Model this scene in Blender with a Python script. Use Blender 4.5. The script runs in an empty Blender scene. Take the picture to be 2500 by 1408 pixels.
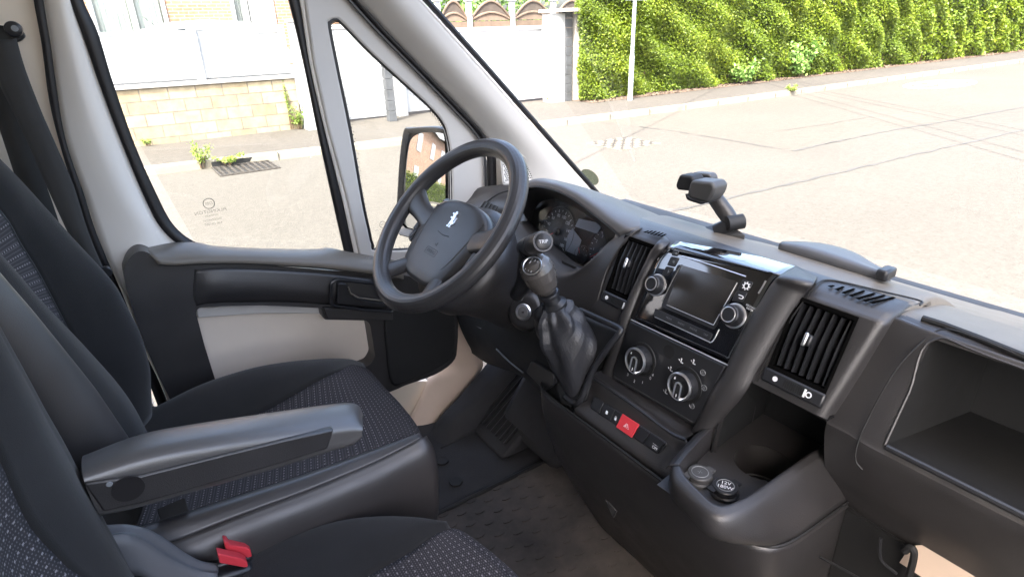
import bpy, bmesh, math, random
import numpy as np
from mathutils import Vector, Matrix
from mathutils.geometry import tessellate_polygon
random.seed(7); RNG = np.random.default_rng(7)
SC = bpy.context.scene
COL = SC.collection
rad = math.radians

# ------------------------------------------------------------------ camera, sky, sun, exposure
# van axes: +x forward, +y to the driver's side, +z up, z = 0 on the road
CAM = np.array([0.0, -0.54, 1.66]); FPX = 1450.0
ROT = np.array([[0.82763564, -0.24762145, 0.50368925],
                [-0.56050713, -0.3180027, 0.76466073],
                [-0.02917185, -0.91518189, -0.40198396]])
cd = bpy.data.cameras.new('camera'); cam = bpy.data.objects.new('camera', cd); COL.objects.link(cam)
cd.sensor_width = 36.0; cd.lens = 36.0 * FPX / 2500.0; cd.clip_start = 0.02; cd.clip_end = 600
m = Matrix.Identity(4)
for i in range(3):
    m[i][0] = ROT[i][0]; m[i][1] = -ROT[i][1]; m[i][2] = -ROT[i][2]; m[i][3] = CAM[i]
cam.matrix_world = m
SC.camera = cam
SUN_DIR = Vector((0.58, 0.42, -0.98)).normalized()      # the way the light travels
w = bpy.data.worlds.new('World'); SC.world = w; w.use_nodes = True
nt = w.node_tree; bg = nt.nodes['Background']
sky = nt.nodes.new('ShaderNodeTexSky'); sky.sky_type = 'NISHITA'; sky.sun_disc = False
sky.sun_elevation = math.asin(-SUN_DIR.z); sky.sun_rotation = math.atan2(-SUN_DIR.x, -SUN_DIR.y)
nt.links.new(sky.outputs[0], bg.inputs[0]); bg.inputs[1].default_value = 0.15; sky.dust_density = 6.0; sky.air_density = 0.8; sky.ozone_density = 0.0
sd = bpy.data.lights.new('sun', 'SUN'); sd.energy = 2.0; sd.angle = rad(0.5); sd.color = (1.0, 0.95, 0.87)
so = bpy.data.objects.new('sun', sd); COL.objects.link(so); so.location = (0, 0, 30)
so.rotation_euler = SUN_DIR.to_track_quat('-Z', 'Y').to_euler()
SC.view_settings.view_transform = 'Standard'; SC.view_settings.look = 'None'
SC.view_settings.exposure = 3.25; SC.view_settings.gamma = 1.0
SC.cycles.max_bounces = 10; SC.cycles.diffuse_bounces = 6; SC.cycles.transparent_max_bounces = 16
SC.cycles.use_denoising = True

def ray(px, py):
    return ROT @ np.array([px - 1250.0, py - 704.0, FPX]) / FPX
def at(px, py, x=None, y=None, z=None):
    """the point seen at a photo pixel that lies on the plane x=, y= or z="""
    r = ray(px, py)
    i, v = (0, x) if x is not None else ((1, y) if y is not None else (2, z))
    return Vector(CAM + r * ((v - CAM[i]) / r[i]))
def atp(px, py, n, p0):
    r = ray(px, py); n = np.array(n, float)
    return Vector(CAM + r * (((np.array(p0) - CAM) @ n) / (r @ n)))

# ------------------------------------------------------------------ materials
MATS = {}
def new_mat(name):
    mt = bpy.data.materials.new(name); mt.use_nodes = True
    MATS[name] = mt
    return mt, mt.node_tree, mt.node_tree.nodes['Principled BSDF']
def N(nt, t, **k):
    n = nt.nodes.new(t)
    for a, v in k.items():
        setattr(n, a, v)
    return n
def mat(name, col, rough=0.5, metal=0.0, bump=0.0, bscale=400.0, bdist=0.001, var=0.0, vscale=6.0, spec=0.5, coat=0.0, kind='noise', sheen=0.0, rvar=0.0):
    mt, nt, b = new_mat(name)
    b.inputs['Base Color'].default_value = (*col, 1); b.inputs['Roughness'].default_value = rough
    b.inputs['Metallic'].default_value = metal; b.inputs['Specular IOR Level'].default_value = spec
    b.inputs['Coat Weight'].default_value = coat
    if sheen:
        b.inputs['Sheen Weight'].default_value = sheen; b.inputs['Sheen Roughness'].default_value = 0.5
    tc = N(nt, 'ShaderNodeTexCoord')
    if bump:
        if kind == 'voronoi':
            t = N(nt, 'ShaderNodeTexVoronoi', feature='SMOOTH_F1'); o = t.outputs['Distance']
        else:
            t = N(nt, 'ShaderNodeTexNoise'); t.inputs['Detail'].default_value = 3; o = t.outputs['Fac']
        t.inputs['Scale'].default_value = bscale
        nt.links.new(tc.outputs['Object'], t.inputs['Vector'])
        bp = N(nt, 'ShaderNodeBump'); bp.inputs['Strength'].default_value = bump; bp.inputs['Distance'].default_value = bdist
        nt.links.new(o, bp.inputs['Height']); nt.links.new(bp.outputs[0], b.inputs['Normal'])
    if var or rvar:
        t = N(nt, 'ShaderNodeTexNoise'); t.inputs['Scale'].default_value = vscale; t.inputs['Detail'].default_value = 6; t.inputs['Roughness'].default_value = 0.65
        nt.links.new(tc.outputs['Object'], t.inputs['Vector'])
        if var:
            r = N(nt, 'ShaderNodeMapRange'); r.inputs[1].default_value = 0.3; r.inputs[2].default_value = 0.7
            r.inputs[3].default_value = 1 - var; r.inputs[4].default_value = 1 + var
            nt.links.new(t.outputs['Fac'], r.inputs[0])
            mx = N(nt, 'ShaderNodeVectorMath', operation='SCALE'); mx.inputs[0].default_value = col
            nt.links.new(r.outputs[0], mx.inputs['Scale']); nt.links.new(mx.outputs[0], b.inputs['Base Color'])
        if rvar:
            r = N(nt, 'ShaderNodeMapRange'); r.inputs[1].default_value = 0.3; r.inputs[2].default_value = 0.7
            r.inputs[3].default_value = rough - rvar; r.inputs[4].default_value = rough + rvar
            nt.links.new(t.outputs['Fac'], r.inputs[0]); nt.links.new(r.outputs[0], b.inputs['Roughness'])
    return mt

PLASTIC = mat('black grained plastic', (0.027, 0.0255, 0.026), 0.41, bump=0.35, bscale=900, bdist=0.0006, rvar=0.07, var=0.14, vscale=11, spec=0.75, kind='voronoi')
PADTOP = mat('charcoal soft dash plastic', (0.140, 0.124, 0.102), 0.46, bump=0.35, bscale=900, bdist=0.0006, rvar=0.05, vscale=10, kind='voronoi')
DARK = mat('dull black plastic', (0.0096, 0.01, 0.0104), 0.6, bump=0.2, bscale=500, rvar=0.08)
SATIN = mat('satin black plastic', (0.0176, 0.0184, 0.0208), 0.33, rvar=0.05, vscale=20)
GLOSS = mat('piano black gloss', (0.004, 0.004, 0.005), 0.045, spec=1.0, rvar=0.02, vscale=30)
GLOSS.node_tree.nodes['Principled BSDF'].inputs['Coat Weight'].default_value = 1.0; GLOSS.node_tree.nodes['Principled BSDF'].inputs['Coat IOR'].default_value = 1.6; GLOSS.node_tree.nodes['Principled BSDF'].inputs['Coat Roughness'].default_value = 0.05
SCREEN = mat('dark display glass', (0.03, 0.028, 0.026), 0.12, spec=0.5)
LCD = mat('grey lcd', (0.30, 0.32, 0.36), 0.25)
CHROME = mat('satin chrome', (0.90, 0.90, 0.92), 0.30, metal=1.0)
LEATHER = mat('black leather', (0.027, 0.0279, 0.0315), 0.38, bump=0.5, bscale=520, bdist=0.0008, rvar=0.06, vscale=25, kind='voronoi')
WHEELMAT = mat('charcoal wheel polyurethane', (0.040, 0.039, 0.040), 0.33, bump=0.25, bscale=1100, bdist=0.0004, rvar=0.05, vscale=18, kind='voronoi')
FABRIC = mat('black seat fabric', (0.01599, 0.01517, 0.01476), 0.92, bump=0.5, bscale=1100, bdist=0.001, var=0.18, vscale=9, spec=0.2, sheen=0.15)
VINYL = mat('charcoal seat vinyl', (0.034, 0.030, 0.029), 0.42, bump=0.2, bscale=900, bdist=0.0005, rvar=0.06, vscale=18, spec=0.8, kind='voronoi')
WEB = mat('black belt webbing', (0.026, 0.025, 0.023), 0.75, bump=0.5, bscale=900, bdist=0.0007, var=0.12, vscale=20, sheen=0.2)
SEAL = mat('black rubber seal', (0.012, 0.011, 0.012), 0.45, rvar=0.08)
GREYTRIM = mat('light grey trim', (0.546, 0.5242, 0.4914), 0.55, bump=0.15, bscale=900, bdist=0.0005, var=0.03, vscale=5)
PAINTED = mat('white painted metal', (0.80, 0.765, 0.71), 0.25, coat=0.4, rvar=0.04, vscale=8)
BEIGE = mat('beige door fabric panel', (0.74, 0.65, 0.55), 0.6, bump=0.2, bscale=900, var=0.03)
TAN = mat('tan inner trim', (0.624, 0.492, 0.384), 0.6, var=0.05, vscale=8)
CREAM = mat('cream pillar trim', (0.783, 0.6885, 0.567), 0.6, var=0.03)
HEADLINER = mat('pale headliner', (0.775, 0.75, 0.7), 0.9)
ARMSOFT = mat('charcoal armrest skin', (0.075, 0.072, 0.070), 0.36, bump=0.3, bscale=700, bdist=0.0004, rvar=0.04, vscale=22, spec=1.0, kind='voronoi')
VOID = mat('vent darkness', (0.004, 0.004, 0.004), 1.0, spec=0.0)
SOFTGREY = mat('mid grey plastic', (0.060, 0.060, 0.060), 0.45, bump=0.2, bscale=900, rvar=0.05)
PALEGREY = mat('pale grey seat plastic', (0.12, 0.12, 0.125), 0.42, bump=0.2, bscale=900, rvar=0.05)
KNOBMAT = mat('worn brown black leather', (0.075, 0.068, 0.062), 0.24, bump=0.3, bscale=500, bdist=0.0005, rvar=0.08, vscale=30, spec=0.8, kind='voronoi')
RED = mat('red button plastic', (0.62, 0.045, 0.06), 0.4)
WHITEMARK = mat('white marking', (0.75, 0.76, 0.78), 0.5)
DIMMARK = mat('dim grey marking', (0.20, 0.21, 0.22), 0.5)
CARPET = mat('dark rubber floor', (0.028, 0.028, 0.0308), 0.8, bump=0.4, bscale=260, bdist=0.002, var=0.3, vscale=7)
def mat_floor_mat():
    mt, nt, b = new_mat('dusty rubber mat')
    tc = N(nt, 'ShaderNodeTexCoord')
    t = N(nt, 'ShaderNodeTexNoise'); t.inputs['Scale'].default_value = 5; t.inputs['Detail'].default_value = 8; t.inputs['Roughness'].default_value = 0.7
    nt.links.new(tc.outputs['Object'], t.inputs['Vector'])
    r = N(nt, 'ShaderNodeValToRGB'); r.color_ramp.elements[0].position = 0.35; r.color_ramp.elements[1].position = 0.75
    r.color_ramp.elements[0].color = (0.030, 0.028, 0.028, 1); r.color_ramp.elements[1].color = (0.115, 0.098, 0.085, 1)
    nt.links.new(t.outputs['Fac'], r.inputs[0]); nt.links.new(r.outputs[0], b.inputs['Base Color'])
    b.inputs['Roughness'].default_value = 0.75
    return mt
MATRUB = mat_floor_mat()

def mat_dots():
    """black seat fabric woven with rows of small pale dashes (uv in metres)"""
    mt, nt, b = new_mat('dotted seat fabric')
    uv = N(nt, 'ShaderNodeUVMap', uv_map='uv')
    sx = N(nt, 'ShaderNodeSeparateXYZ'); nt.links.new(uv.outputs[0], sx.inputs[0])
    def M(op, a, c):
        n = N(nt, 'ShaderNodeMath', operation=op)
        for i, v in enumerate((a, c)):
            if v is None: continue
            if isinstance(v, (int, float)): n.inputs[i].default_value = v
            else: nt.links.new(v, n.inputs[i])
        return n.outputs[0]
    def layer(cu, cv, ru, rv, shift):
        fu = M('DIVIDE', sx.outputs[0], cu)
        row = M('FLOOR', fu, None)
        v2 = M('ADD', M('DIVIDE', sx.outputs[1], cv), M('MULTIPLY', row, shift))
        a = M('ABSOLUTE', M('SUBTRACT', M('FRACT', fu, None), 0.5), None)
        c = M('ABSOLUTE', M('SUBTRACT', M('FRACT', v2, None), 0.5), None)
        return M('MULTIPLY', M('LESS_THAN', a, ru), M('LESS_THAN', c, rv))
    m1 = layer(0.0115, 0.0105, 0.085, 0.15, 0.37)
    m2 = layer(0.0042, 0.0042, 0.17, 0.22, 0.43)
    mx = N(nt, 'ShaderNodeMix', data_type='RGBA'); mx.inputs[6].default_value = (0.036, 0.033, 0.034, 1); mx.inputs[7].default_value = (0.115, 0.102, 0.108, 1)
    nt.links.new(m2, mx.inputs[0])
    mx2 = N(nt, 'ShaderNodeMix', data_type='RGBA'); mx2.inputs[7].default_value = (0.25, 0.225, 0.225, 1)
    nt.links.new(mx.outputs[2], mx2.inputs[6]); nt.links.new(m1, mx2.inputs[0])
    nt.links.new(mx2.outputs[2], b.inputs['Base Color'])
    b.inputs['Roughness'].default_value = 0.9; b.inputs['Specular IOR Level'].default_value = 0.2
    tc = N(nt, 'ShaderNodeTexCoord'); t = N(nt, 'ShaderNodeTexNoise'); t.inputs['Scale'].default_value = 900
    nt.links.new(tc.outputs['Object'], t.inputs['Vector'])
    bp = N(nt, 'ShaderNodeBump'); bp.inputs['Strength'].default_value = 0.5; bp.inputs['Distance'].default_value = 0.001
    nt.links.new(t.outputs['Fac'], bp.inputs['Height']); nt.links.new(bp.outputs[0], b.inputs['Normal'])
    return mt
DOTS = mat_dots()

def mat_glass(name, tint=(0.93, 0.95, 0.94), gloss=0.035):
    mt, nt, b = new_mat(name); nt.nodes.remove(b)
    out = nt.nodes['Material Output']
    tr = N(nt, 'ShaderNodeBsdfTransparent'); tr.inputs[0].default_value = (*tint, 1)
    gl = N(nt, 'ShaderNodeBsdfGlossy'); gl.inputs['Roughness'].default_value = 0.02
    lw = N(nt, 'ShaderNodeLayerWeight'); lw.inputs[0].default_value = 0.5
    pw = N(nt, 'ShaderNodeMath', operation='POWER'); pw.inputs[1].default_value = 4.0; nt.links.new(lw.outputs['Facing'], pw.inputs[0])
    mr = N(nt, 'ShaderNodeMath', operation='MULTIPLY_ADD'); mr.inputs[1].default_value = 0.5; mr.inputs[2].default_value = gloss
    nt.links.new(pw.outputs[0], mr.inputs[0])
    mx = N(nt, 'ShaderNodeMixShader'); nt.links.new(mr.outputs[0], mx.inputs[0])
    nt.links.new(tr.outputs[0], mx.inputs[1]); nt.links.new(gl.outputs[0], mx.inputs[2]); nt.links.new(mx.outputs[0], out.inputs[0])
    return mt
GLASS = mat_glass('window glass')
CLUSTERGLASS = mat_glass('instrument lens', (0.92, 0.94, 0.97), 0.02)
def mat_sticker():
    mt, nt, b = new_mat('grey green film'); b.inputs['Base Color'].default_value = (.20, .24, .20, 1)
    tr = N(nt, 'ShaderNodeBsdfTransparent'); tr.inputs[0].default_value = (.50, .55, .49, 1); mx = N(nt, 'ShaderNodeMixShader'); mx.inputs[0].default_value = .88
    nt.links.new(b.outputs[0], mx.inputs[1]); nt.links.new(tr.outputs[0], mx.inputs[2]); nt.links.new(mx.outputs[0], nt.nodes['Material Output'].inputs[0]); return mt
STICKER = mat_sticker()
def mat_etch():
    mt, nt, b = new_mat('etched glass mark'); b.inputs['Base Color'].default_value = (.25, .25, .24, 1)
    tr = N(nt, 'ShaderNodeBsdfTransparent'); tr.inputs[0].default_value = (.75, .75, .72, 1); mx = N(nt, 'ShaderNodeMixShader'); mx.inputs[0].default_value = .55
    nt.links.new(b.outputs[0], mx.inputs[1]); nt.links.new(tr.outputs[0], mx.inputs[2]); nt.links.new(mx.outputs[0], nt.nodes['Material Output'].inputs[0]); return mt
ETCH = mat_etch()
HOODMAT = mat('charcoal hood plastic', (0.092, 0.088, 0.086), 0.45, bump=0.35, bscale=900, bdist=0.0006, rvar=0.05, vscale=10, kind='voronoi')
CLIPGREY = mat('blue grey clip plastic', (0.085, 0.088, 0.096), 0.40, bump=0.2, bscale=900, rvar=0.05)
MIRROR = mat('mirror glass', (0.58, 0.59, 0.60), 0.01, metal=1.0)

def mat_ground(name, c1, c2, scale, speck, rough=0.9, bump=0.6, big=0.35):
    mt, nt, b = new_mat(name)
    tc = N(nt, 'ShaderNodeTexCoord')
    t = N(nt, 'ShaderNodeTexNoise'); t.inputs['Scale'].default_value = scale; t.inputs['Detail'].default_value = 4
    t2 = N(nt, 'ShaderNodeTexNoise'); t2.inputs['Scale'].default_value = big; t2.inputs['Detail'].default_value = 6; t2.inputs['Roughness'].default_value = 0.6
    v = N(nt, 'ShaderNodeTexVoronoi'); v.inputs['Scale'].default_value = speck
    for n in (t, t2, v): nt.links.new(tc.outputs['Object'], n.inputs['Vector'])
    r = N(nt, 'ShaderNodeValToRGB'); r.color_ramp.elements[0].position = 0.35; r.color_ramp.elements[1].position = 0.68
    r.color_ramp.elements[0].color = (*c1, 1); r.color_ramp.elements[1].color = (*c2, 1)
    mx = N(nt, 'ShaderNodeMix', data_type='FLOAT'); mx.inputs[0].default_value = 0.45
    nt.links.new(t.outputs['Fac'], mx.inputs[2]); nt.links.new(t2.outputs['Fac'], mx.inputs[3])
    nt.links.new(mx.outputs[0], r.inputs[0])
    m2 = N(nt, 'ShaderNodeMix', data_type='RGBA', blend_type='MULTIPLY'); m2.inputs[0].default_value = 0.28
    nt.links.new(r.outputs[0], m2.inputs[6]); nt.links.new(v.outputs['Color'], m2.inputs[7])
    hs = N(nt, 'ShaderNodeHueSaturation'); hs.inputs['Saturation'].default_value = 0.0
    nt.links.new(v.outputs['Color'], hs.inputs['Color']); nt.links.new(hs.outputs[0], m2.inputs[7])
    nt.links.new(m2.outputs[2], b.inputs['Base Color'])
    b.inputs['Roughness'].default_value = rough; b.inputs['Specular IOR Level'].default_value = 0.3
    bp = N(nt, 'ShaderNodeBump'); bp.inputs['Strength'].default_value = bump; bp.inputs['Distance'].default_value = 0.006
    nt.links.new(v.outputs['Distance'], bp.inputs['Height']); nt.links.new(bp.outputs[0], b.inputs['Normal'])
    return mt
ASPHALT = mat_ground('pale worn asphalt', (0.07292, 0.06588, 0.05626), (0.09376, 0.08591, 0.07422), 14, 70)
ASPHALT_OLD = mat_ground('grey patched asphalt', (0.06947, 0.06438, 0.05651), (0.09029, 0.08385, 0.07409), 14, 60)
PAVE = mat_ground('grey pavement asphalt', (0.05731, 0.05186, 0.0464), (0.08187, 0.07478, 0.06551), 10, 60)
KERB = mat('pale concrete kerb', (0.1836, 0.1666, 0.1292), 0.85, bump=0.4, bscale=60, bdist=0.004, var=0.14, vscale=3)
TAR = mat('tar joint', (0.05198, 0.05013, 0.04641), 0.7, var=0.3, vscale=3)
ROADPAINT = mat('white road paint', (0.72, 0.72, 0.70), 0.6, var=0.1, vscale=5)
IRON = mat('rusty cast iron', (0.060, 0.053, 0.047), 0.6, metal=0.3, var=0.4, vscale=18)
PVC = mat('white pvc boards', (0.3629, 0.3754, 0.3879), 0.4, var=0.03, vscale=2)
COPING = mat('grey stone coping', (0.36, 0.34, 0.32), 0.8, var=0.2, vscale=8)
SLATE = mat('dark grey blocks', (0.055, 0.06, 0.068), 0.7, var=0.3, vscale=7)
CONCRETE = mat('pale concrete', (0.34, 0.3264, 0.2992), 0.8, var=0.12, vscale=5)
WOOD = mat('weathered brown boards', (0.1242, 0.09108, 0.06624), 0.8, var=0.25, vscale=4)
WOOD_DARK = mat('dark weathered boards', (0.065, 0.052, 0.042), 0.85, var=0.3, vscale=5)
ZINC = mat('galvanised steel', (0.50, 0.55, 0.57), 0.45, metal=0.5, var=0.12, vscale=9)
CARPAINT = mat('pale car paint', (0.36, 0.372, 0.384), 0.2, coat=0.6)
CARGLASS = mat('dark car glass', (0.02, 0.025, 0.03), 0.06)
CURTAIN = mat('net curtain', (0.4675, 0.4845, 0.476), 0.9, var=0.15, vscale=3)
DARKGREEN = mat('dark hedge core', (0.012, 0.020, 0.006), 0.95, var=0.4, vscale=3)
SOIL = mat('leaf litter soil', (0.10, 0.07, 0.05), 0.95, bump=0.8, bscale=40, bdist=0.02, var=0.45, vscale=12)
STEM = mat('brown twig bark', (0.09, 0.06, 0.035), 0.9, var=0.3, vscale=30)

def mat_brick(name, c1, c2, mortar, bw, bh, mort=0.012, vert='xz', off=0.5):
    mt, nt, b = new_mat(name)
    tc = N(nt, 'ShaderNodeTexCoord'); sp = N(nt, 'ShaderNodeSeparateXYZ'); cb = N(nt, 'ShaderNodeCombineXYZ')
    nt.links.new(tc.outputs['Object'], sp.inputs[0])
    nt.links.new(sp.outputs['XYZ'.index(vert[0].upper())], cb.inputs[0]); nt.links.new(sp.outputs['XYZ'.index(vert[1].upper())], cb.inputs[1])
    br = N(nt, 'ShaderNodeTexBrick'); br.offset = off
    br.inputs['Color1'].default_value = (*c1, 1); br.inputs['Color2'].default_value = (*c2, 1); br.inputs['Mortar'].default_value = (*mortar, 1)
    br.inputs['Scale'].default_value = 1.0; br.inputs['Mortar Size'].default_value = mort; br.inputs['Brick Width'].default_value = bw; br.inputs['Row Height'].default_value = bh
    br.inputs['Mortar Smooth'].default_value = 0.2
    nt.links.new(cb.outputs[0], br.inputs['Vector'])
    t = N(nt, 'ShaderNodeTexNoise'); t.inputs['Scale'].default_value = 9; t.inputs['Detail'].default_value = 6
    nt.links.new(tc.outputs['Object'], t.inputs['Vector'])
    r = N(nt, 'ShaderNodeMapRange'); r.inputs[1].default_value = 0.3; r.inputs[2].default_value = 0.7; r.inputs[3].default_value = 0.8; r.inputs[4].default_value = 1.15
    nt.links.new(t.outputs['Fac'], r.inputs[0])
    mx = N(nt, 'ShaderNodeVectorMath', operation='SCALE'); nt.links.new(br.outputs['Color'], mx.inputs[0]); nt.links.new(r.outputs[0], mx.inputs['Scale'])
    nt.links.new(mx.outputs[0], b.inputs['Base Color']); b.inputs['Roughness'].default_value = 0.9
    bp = N(nt, 'ShaderNodeBump'); bp.inputs['Strength'].default_value = 0.8; bp.inputs['Distance'].default_value = 0.01; bp.invert = True
    nt.links.new(br.outputs['Fac'], bp.inputs['Height']); nt.links.new(bp.outputs[0], b.inputs['Normal'])
    return mt
BLOCKS = mat_brick('buff concrete blocks', (0.2352, 0.1848, 0.112), (0.308, 0.2576, 0.1736), (0.1456, 0.1232, 0.0952), 0.40, 0.19, 0.010)
BRICK = mat_brick('orange brick', (0.2652, 0.1326, 0.07956), (0.3315, 0.1856, 0.1127), (0.3182, 0.2785, 0.2387), 0.22, 0.075, 0.010)

def mat_leaf(name, c1, c2, c3, trans=0.35, big=0.7):
    mt, nt, b = new_mat(name)
    g = N(nt, 'ShaderNodeNewGeometry')
    r = N(nt, 'ShaderNodeValToRGB')
    r.color_ramp.elements[0].color = (*c1, 1); r.color_ramp.elements[1].color = (*c3, 1)
    e = r.color_ramp.elements.new(0.55); e.color = (*c2, 1)
    tc = N(nt, 'ShaderNodeTexCoord'); t = N(nt, 'ShaderNodeTexNoise'); t.inputs['Scale'].default_value = big; t.inputs['Detail'].default_value = 4
    nt.links.new(tc.outputs['Object'], t.inputs['Vector'])
    mx = N(nt, 'ShaderNodeMath', operation='MULTIPLY_ADD'); mx.inputs[1].default_value = 0.55
    nt.links.new(g.outputs['Random Per Island'], mx.inputs[0])
    s = N(nt, 'ShaderNodeMapRange'); s.inputs[1].default_value = 0.3; s.inputs[2].default_value = 0.7; s.inputs[3].default_value = 0.0; s.inputs[4].default_value = 0.5
    nt.links.new(t.outputs['Fac'], s.inputs[0]); nt.links.new(s.outputs[0], mx.inputs[2])
    nt.links.new(mx.outputs[0], r.inputs[0])
    nt.links.new(r.outputs[0], b.inputs['Base Color']); b.inputs['Roughness'].default_value = 0.45; b.inputs['Specular IOR Level'].default_value = 0.4
    tl = N(nt, 'ShaderNodeBsdfTranslucent'); nt.links.new(r.outputs[0], tl.inputs[0])
    ms = N(nt, 'ShaderNodeMixShader'); ms.inputs[0].default_value = trans
    nt.links.new(b.outputs[0], ms.inputs[1]); nt.links.new(tl.outputs[0], ms.inputs[2]); nt.links.new(ms.outputs[0], nt.nodes['Material Output'].inputs[0])
    return mt
LEAF = mat_leaf('hedge leaves', (0.050, 0.088, 0.006), (0.125, 0.184, 0.009), (0.215, 0.262, 0.018))
WEEDLEAF = mat_leaf('weed leaves', (0.08, 0.14, 0.02), (0.18, 0.26, 0.04), (0.34, 0.40, 0.10))
SHRUBLEAF = mat_leaf('pale shrub leaves', (0.06, 0.14, 0.02), (0.14, 0.26, 0.05), (0.26, 0.38, 0.10))

# ------------------------------------------------------------------ object helpers
def setp(o, label=None, cat=None, group=None, kind=None):
    if label: o['label'] = label
    if cat: o['category'] = cat
    if group: o['group'] = group
    if kind: o['kind'] = kind
    return o
def thing(name, label, cat, loc=(0, 0, 0), group=None):
    o = bpy.data.objects.new(name, None); COL.objects.link(o); o.location = loc; o.empty_display_size = 0.1
    return setp(o, label, cat, group)
def par(o, parent):
    if parent is not None:
        o.parent = parent
        if parent.type == 'EMPTY':
            o.matrix_parent_inverse = Matrix.Translation(-Vector(parent.location))
def finish(name, me, mt, parent=None, sharp=40, bevel=0, bseg=2, solid=0, soff=0, subsurf=0):
    me.materials.clear()
    for q in (mt if isinstance(mt, (list, tuple)) else [mt]): me.materials.append(q)
    n = len(me.polygons)
    if n:
        me.polygons.foreach_set('use_smooth', [sharp > 0] * n)
        if sharp > 0: me.set_sharp_from_angle(angle=rad(sharp))
    o = bpy.data.objects.new(name, me); COL.objects.link(o)
    if solid:
        s = o.modifiers.new('solid', 'SOLIDIFY'); s.thickness = solid; s.offset = soff
    if bevel:
        b = o.modifiers.new('bevel', 'BEVEL'); b.width = bevel; b.segments = bseg; b.limit_method = 'ANGLE'; b.angle_limit = rad(40); b.harden_normals = False
    par(o, parent)
    return o
class MB:
    def __init__(self): self.v = []; self.f = []; self.uv = None
    def add(self, vs, fs):
        k = len(self.v); self.v += [Vector(p) for p in vs]; self.f += [[i + k for i in f] for f in fs]; return self
    def box(self, c, s, ex=(1, 0, 0), ey=(0, 1, 0), ez=(0, 0, 1)):
        c, ex, ey, ez = Vector(c), Vector(ex), Vector(ey), Vector(ez)
        vs = [c + ex * (s[0] / 2 * a) + ey * (s[1] / 2 * b) + ez * (s[2] / 2 * d) for d in (-1, 1) for b in (-1, 1) for a in (-1, 1)]
        return self.add(vs, [(0, 2, 3, 1), (4, 5, 7, 6), (0, 1, 5, 4), (2, 6, 7, 3), (0, 4, 6, 2), (1, 3, 7, 5)])
    def bx(self, x0, x1, y0, y1, z0, z1):
        return self.box(((x0 + x1) / 2, (y0 + y1) / 2, (z0 + z1) / 2), (x1 - x0, y1 - y0, z1 - z0))
    def prism(self, pts, vec, holes=()):
        pts = [Vector(p) for p in pts]; holes = [[Vector(p) for p in h] for h in holes]; vec = Vector(vec)
        loops = [pts] + holes
        flat = [p for l in loops for p in l]; n = len(flat)
        vs = flat + [p + vec for p in flat]; fs = []
        if holes:
            for t in tessellate_polygon(loops): fs.append(tuple(t)); fs.append(tuple(i + n for i in reversed(t)))
        else:
            fs += [tuple(range(n)), tuple(range(2 * n - 1, n - 1, -1))]
        k = 0
        for l in loops:
            q = len(l)
            for i in range(q):
                a, b = k + i, k + (i + 1) % q
                fs.append((a, b, b + n, a + n))
            k += q
        return self.add(vs, fs)
    def tube(self, path, r, seg=10, closed=False, caps=True, flat=1.0, up=None):
        path = [Vector(p) for p in path]; n = len(path)
        rs = r if isinstance(r, (list, tuple)) else [r] * n
        rings = []; prev = None
        for i, p in enumerate(path):
            a = path[(i - 1) % n] if (closed or i) else p
            b = path[(i + 1) % n] if (closed or i < n - 1) else p
            t = (b - a).normalized()
            if prev is None:
                u = Vector(up) if up is not None else (Vector((0, 0, 1)) if abs(t.z) < 0.9 else Vector((1, 0, 0)))
            else: u = prev
            u = (u - t * u.dot(t)).normalized(); prev = u
            s = t.cross(u)
            rings.append([p + (u * math.cos(q) * flat + s * math.sin(q)) * rs[i] for q in [2 * math.pi * j / seg for j in range(seg)]])
        vs = [p for g in rings for p in g]; fs = []
        for i in range(n if closed else n - 1):
            for j in range(seg):
                a, b = i * seg + j, i * seg + (j + 1) % seg
                c, d = ((i + 1) % n) * seg + (j + 1) % seg, ((i + 1) % n) * seg + j
                fs.append((a, b, c, d))
        if caps and not closed:
            fs.append(tuple(range(seg - 1, -1, -1))); fs.append(tuple((n - 1) * seg + j for j in range(seg)))
        return self.add(vs, fs)
    def lathe(self, o, axis, prof, seg=32, ref=(0, 1, 0)):
        """prof: (distance along the axis, radius)"""
        o, ax = Vector(o), Vector(axis).normalized(); u = Vector(ref); u = (u - ax * u.dot(ax)).normalized(); s = ax.cross(u)
        vs = []; fs = []
        for (h, r) in prof:
            for j in range(seg):
                q = 2 * math.pi * j / seg
                vs.append(o + ax * h + (u * math.cos(q) + s * math.sin(q)) * max(r, 1e-5))
        for i in range(len(prof) - 1):
            for j in range(seg):
                a, b = i * seg + j, i * seg + (j + 1) % seg
                fs.append((a, b, b + seg, a + seg))
        fs.append(tuple(range(seg - 1, -1, -1))); fs.append(tuple((len(prof) - 1) * seg + j for j in range(seg)))
        return self.add(vs, fs)
    def loft(self, loops, closed=True, cap0=False, cap1=False):
        n = len(loops[0]); vs = [Vector(p) for l in loops for p in l]; fs = []
        for i in range(len(loops) - 1):
            for j in range(n if closed else n - 1):
                a, b = i * n + j, i * n + (j + 1) % n
                fs.append((a, b, b + n, a + n))
        if cap0: fs.append(tuple(range(n - 1, -1, -1)))
        if cap1: fs.append(tuple((len(loops) - 1) * n + j for j in range(n)))
        return self.add(vs, fs)
    def mesh(self, name):
        me = bpy.data.meshes.new(name); me.from_pydata([tuple(p) for p in self.v], [], self.f); me.update()
        bm = bmesh.new(); bm.from_mesh(me); bmesh.ops.recalc_face_normals(bm, faces=bm.faces); bm.to_mesh(me); bm.free()
        return me
    def build(self, name, mt, parent=None, **k): return finish(name, self.mesh(name), mt, parent, **k)

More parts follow.
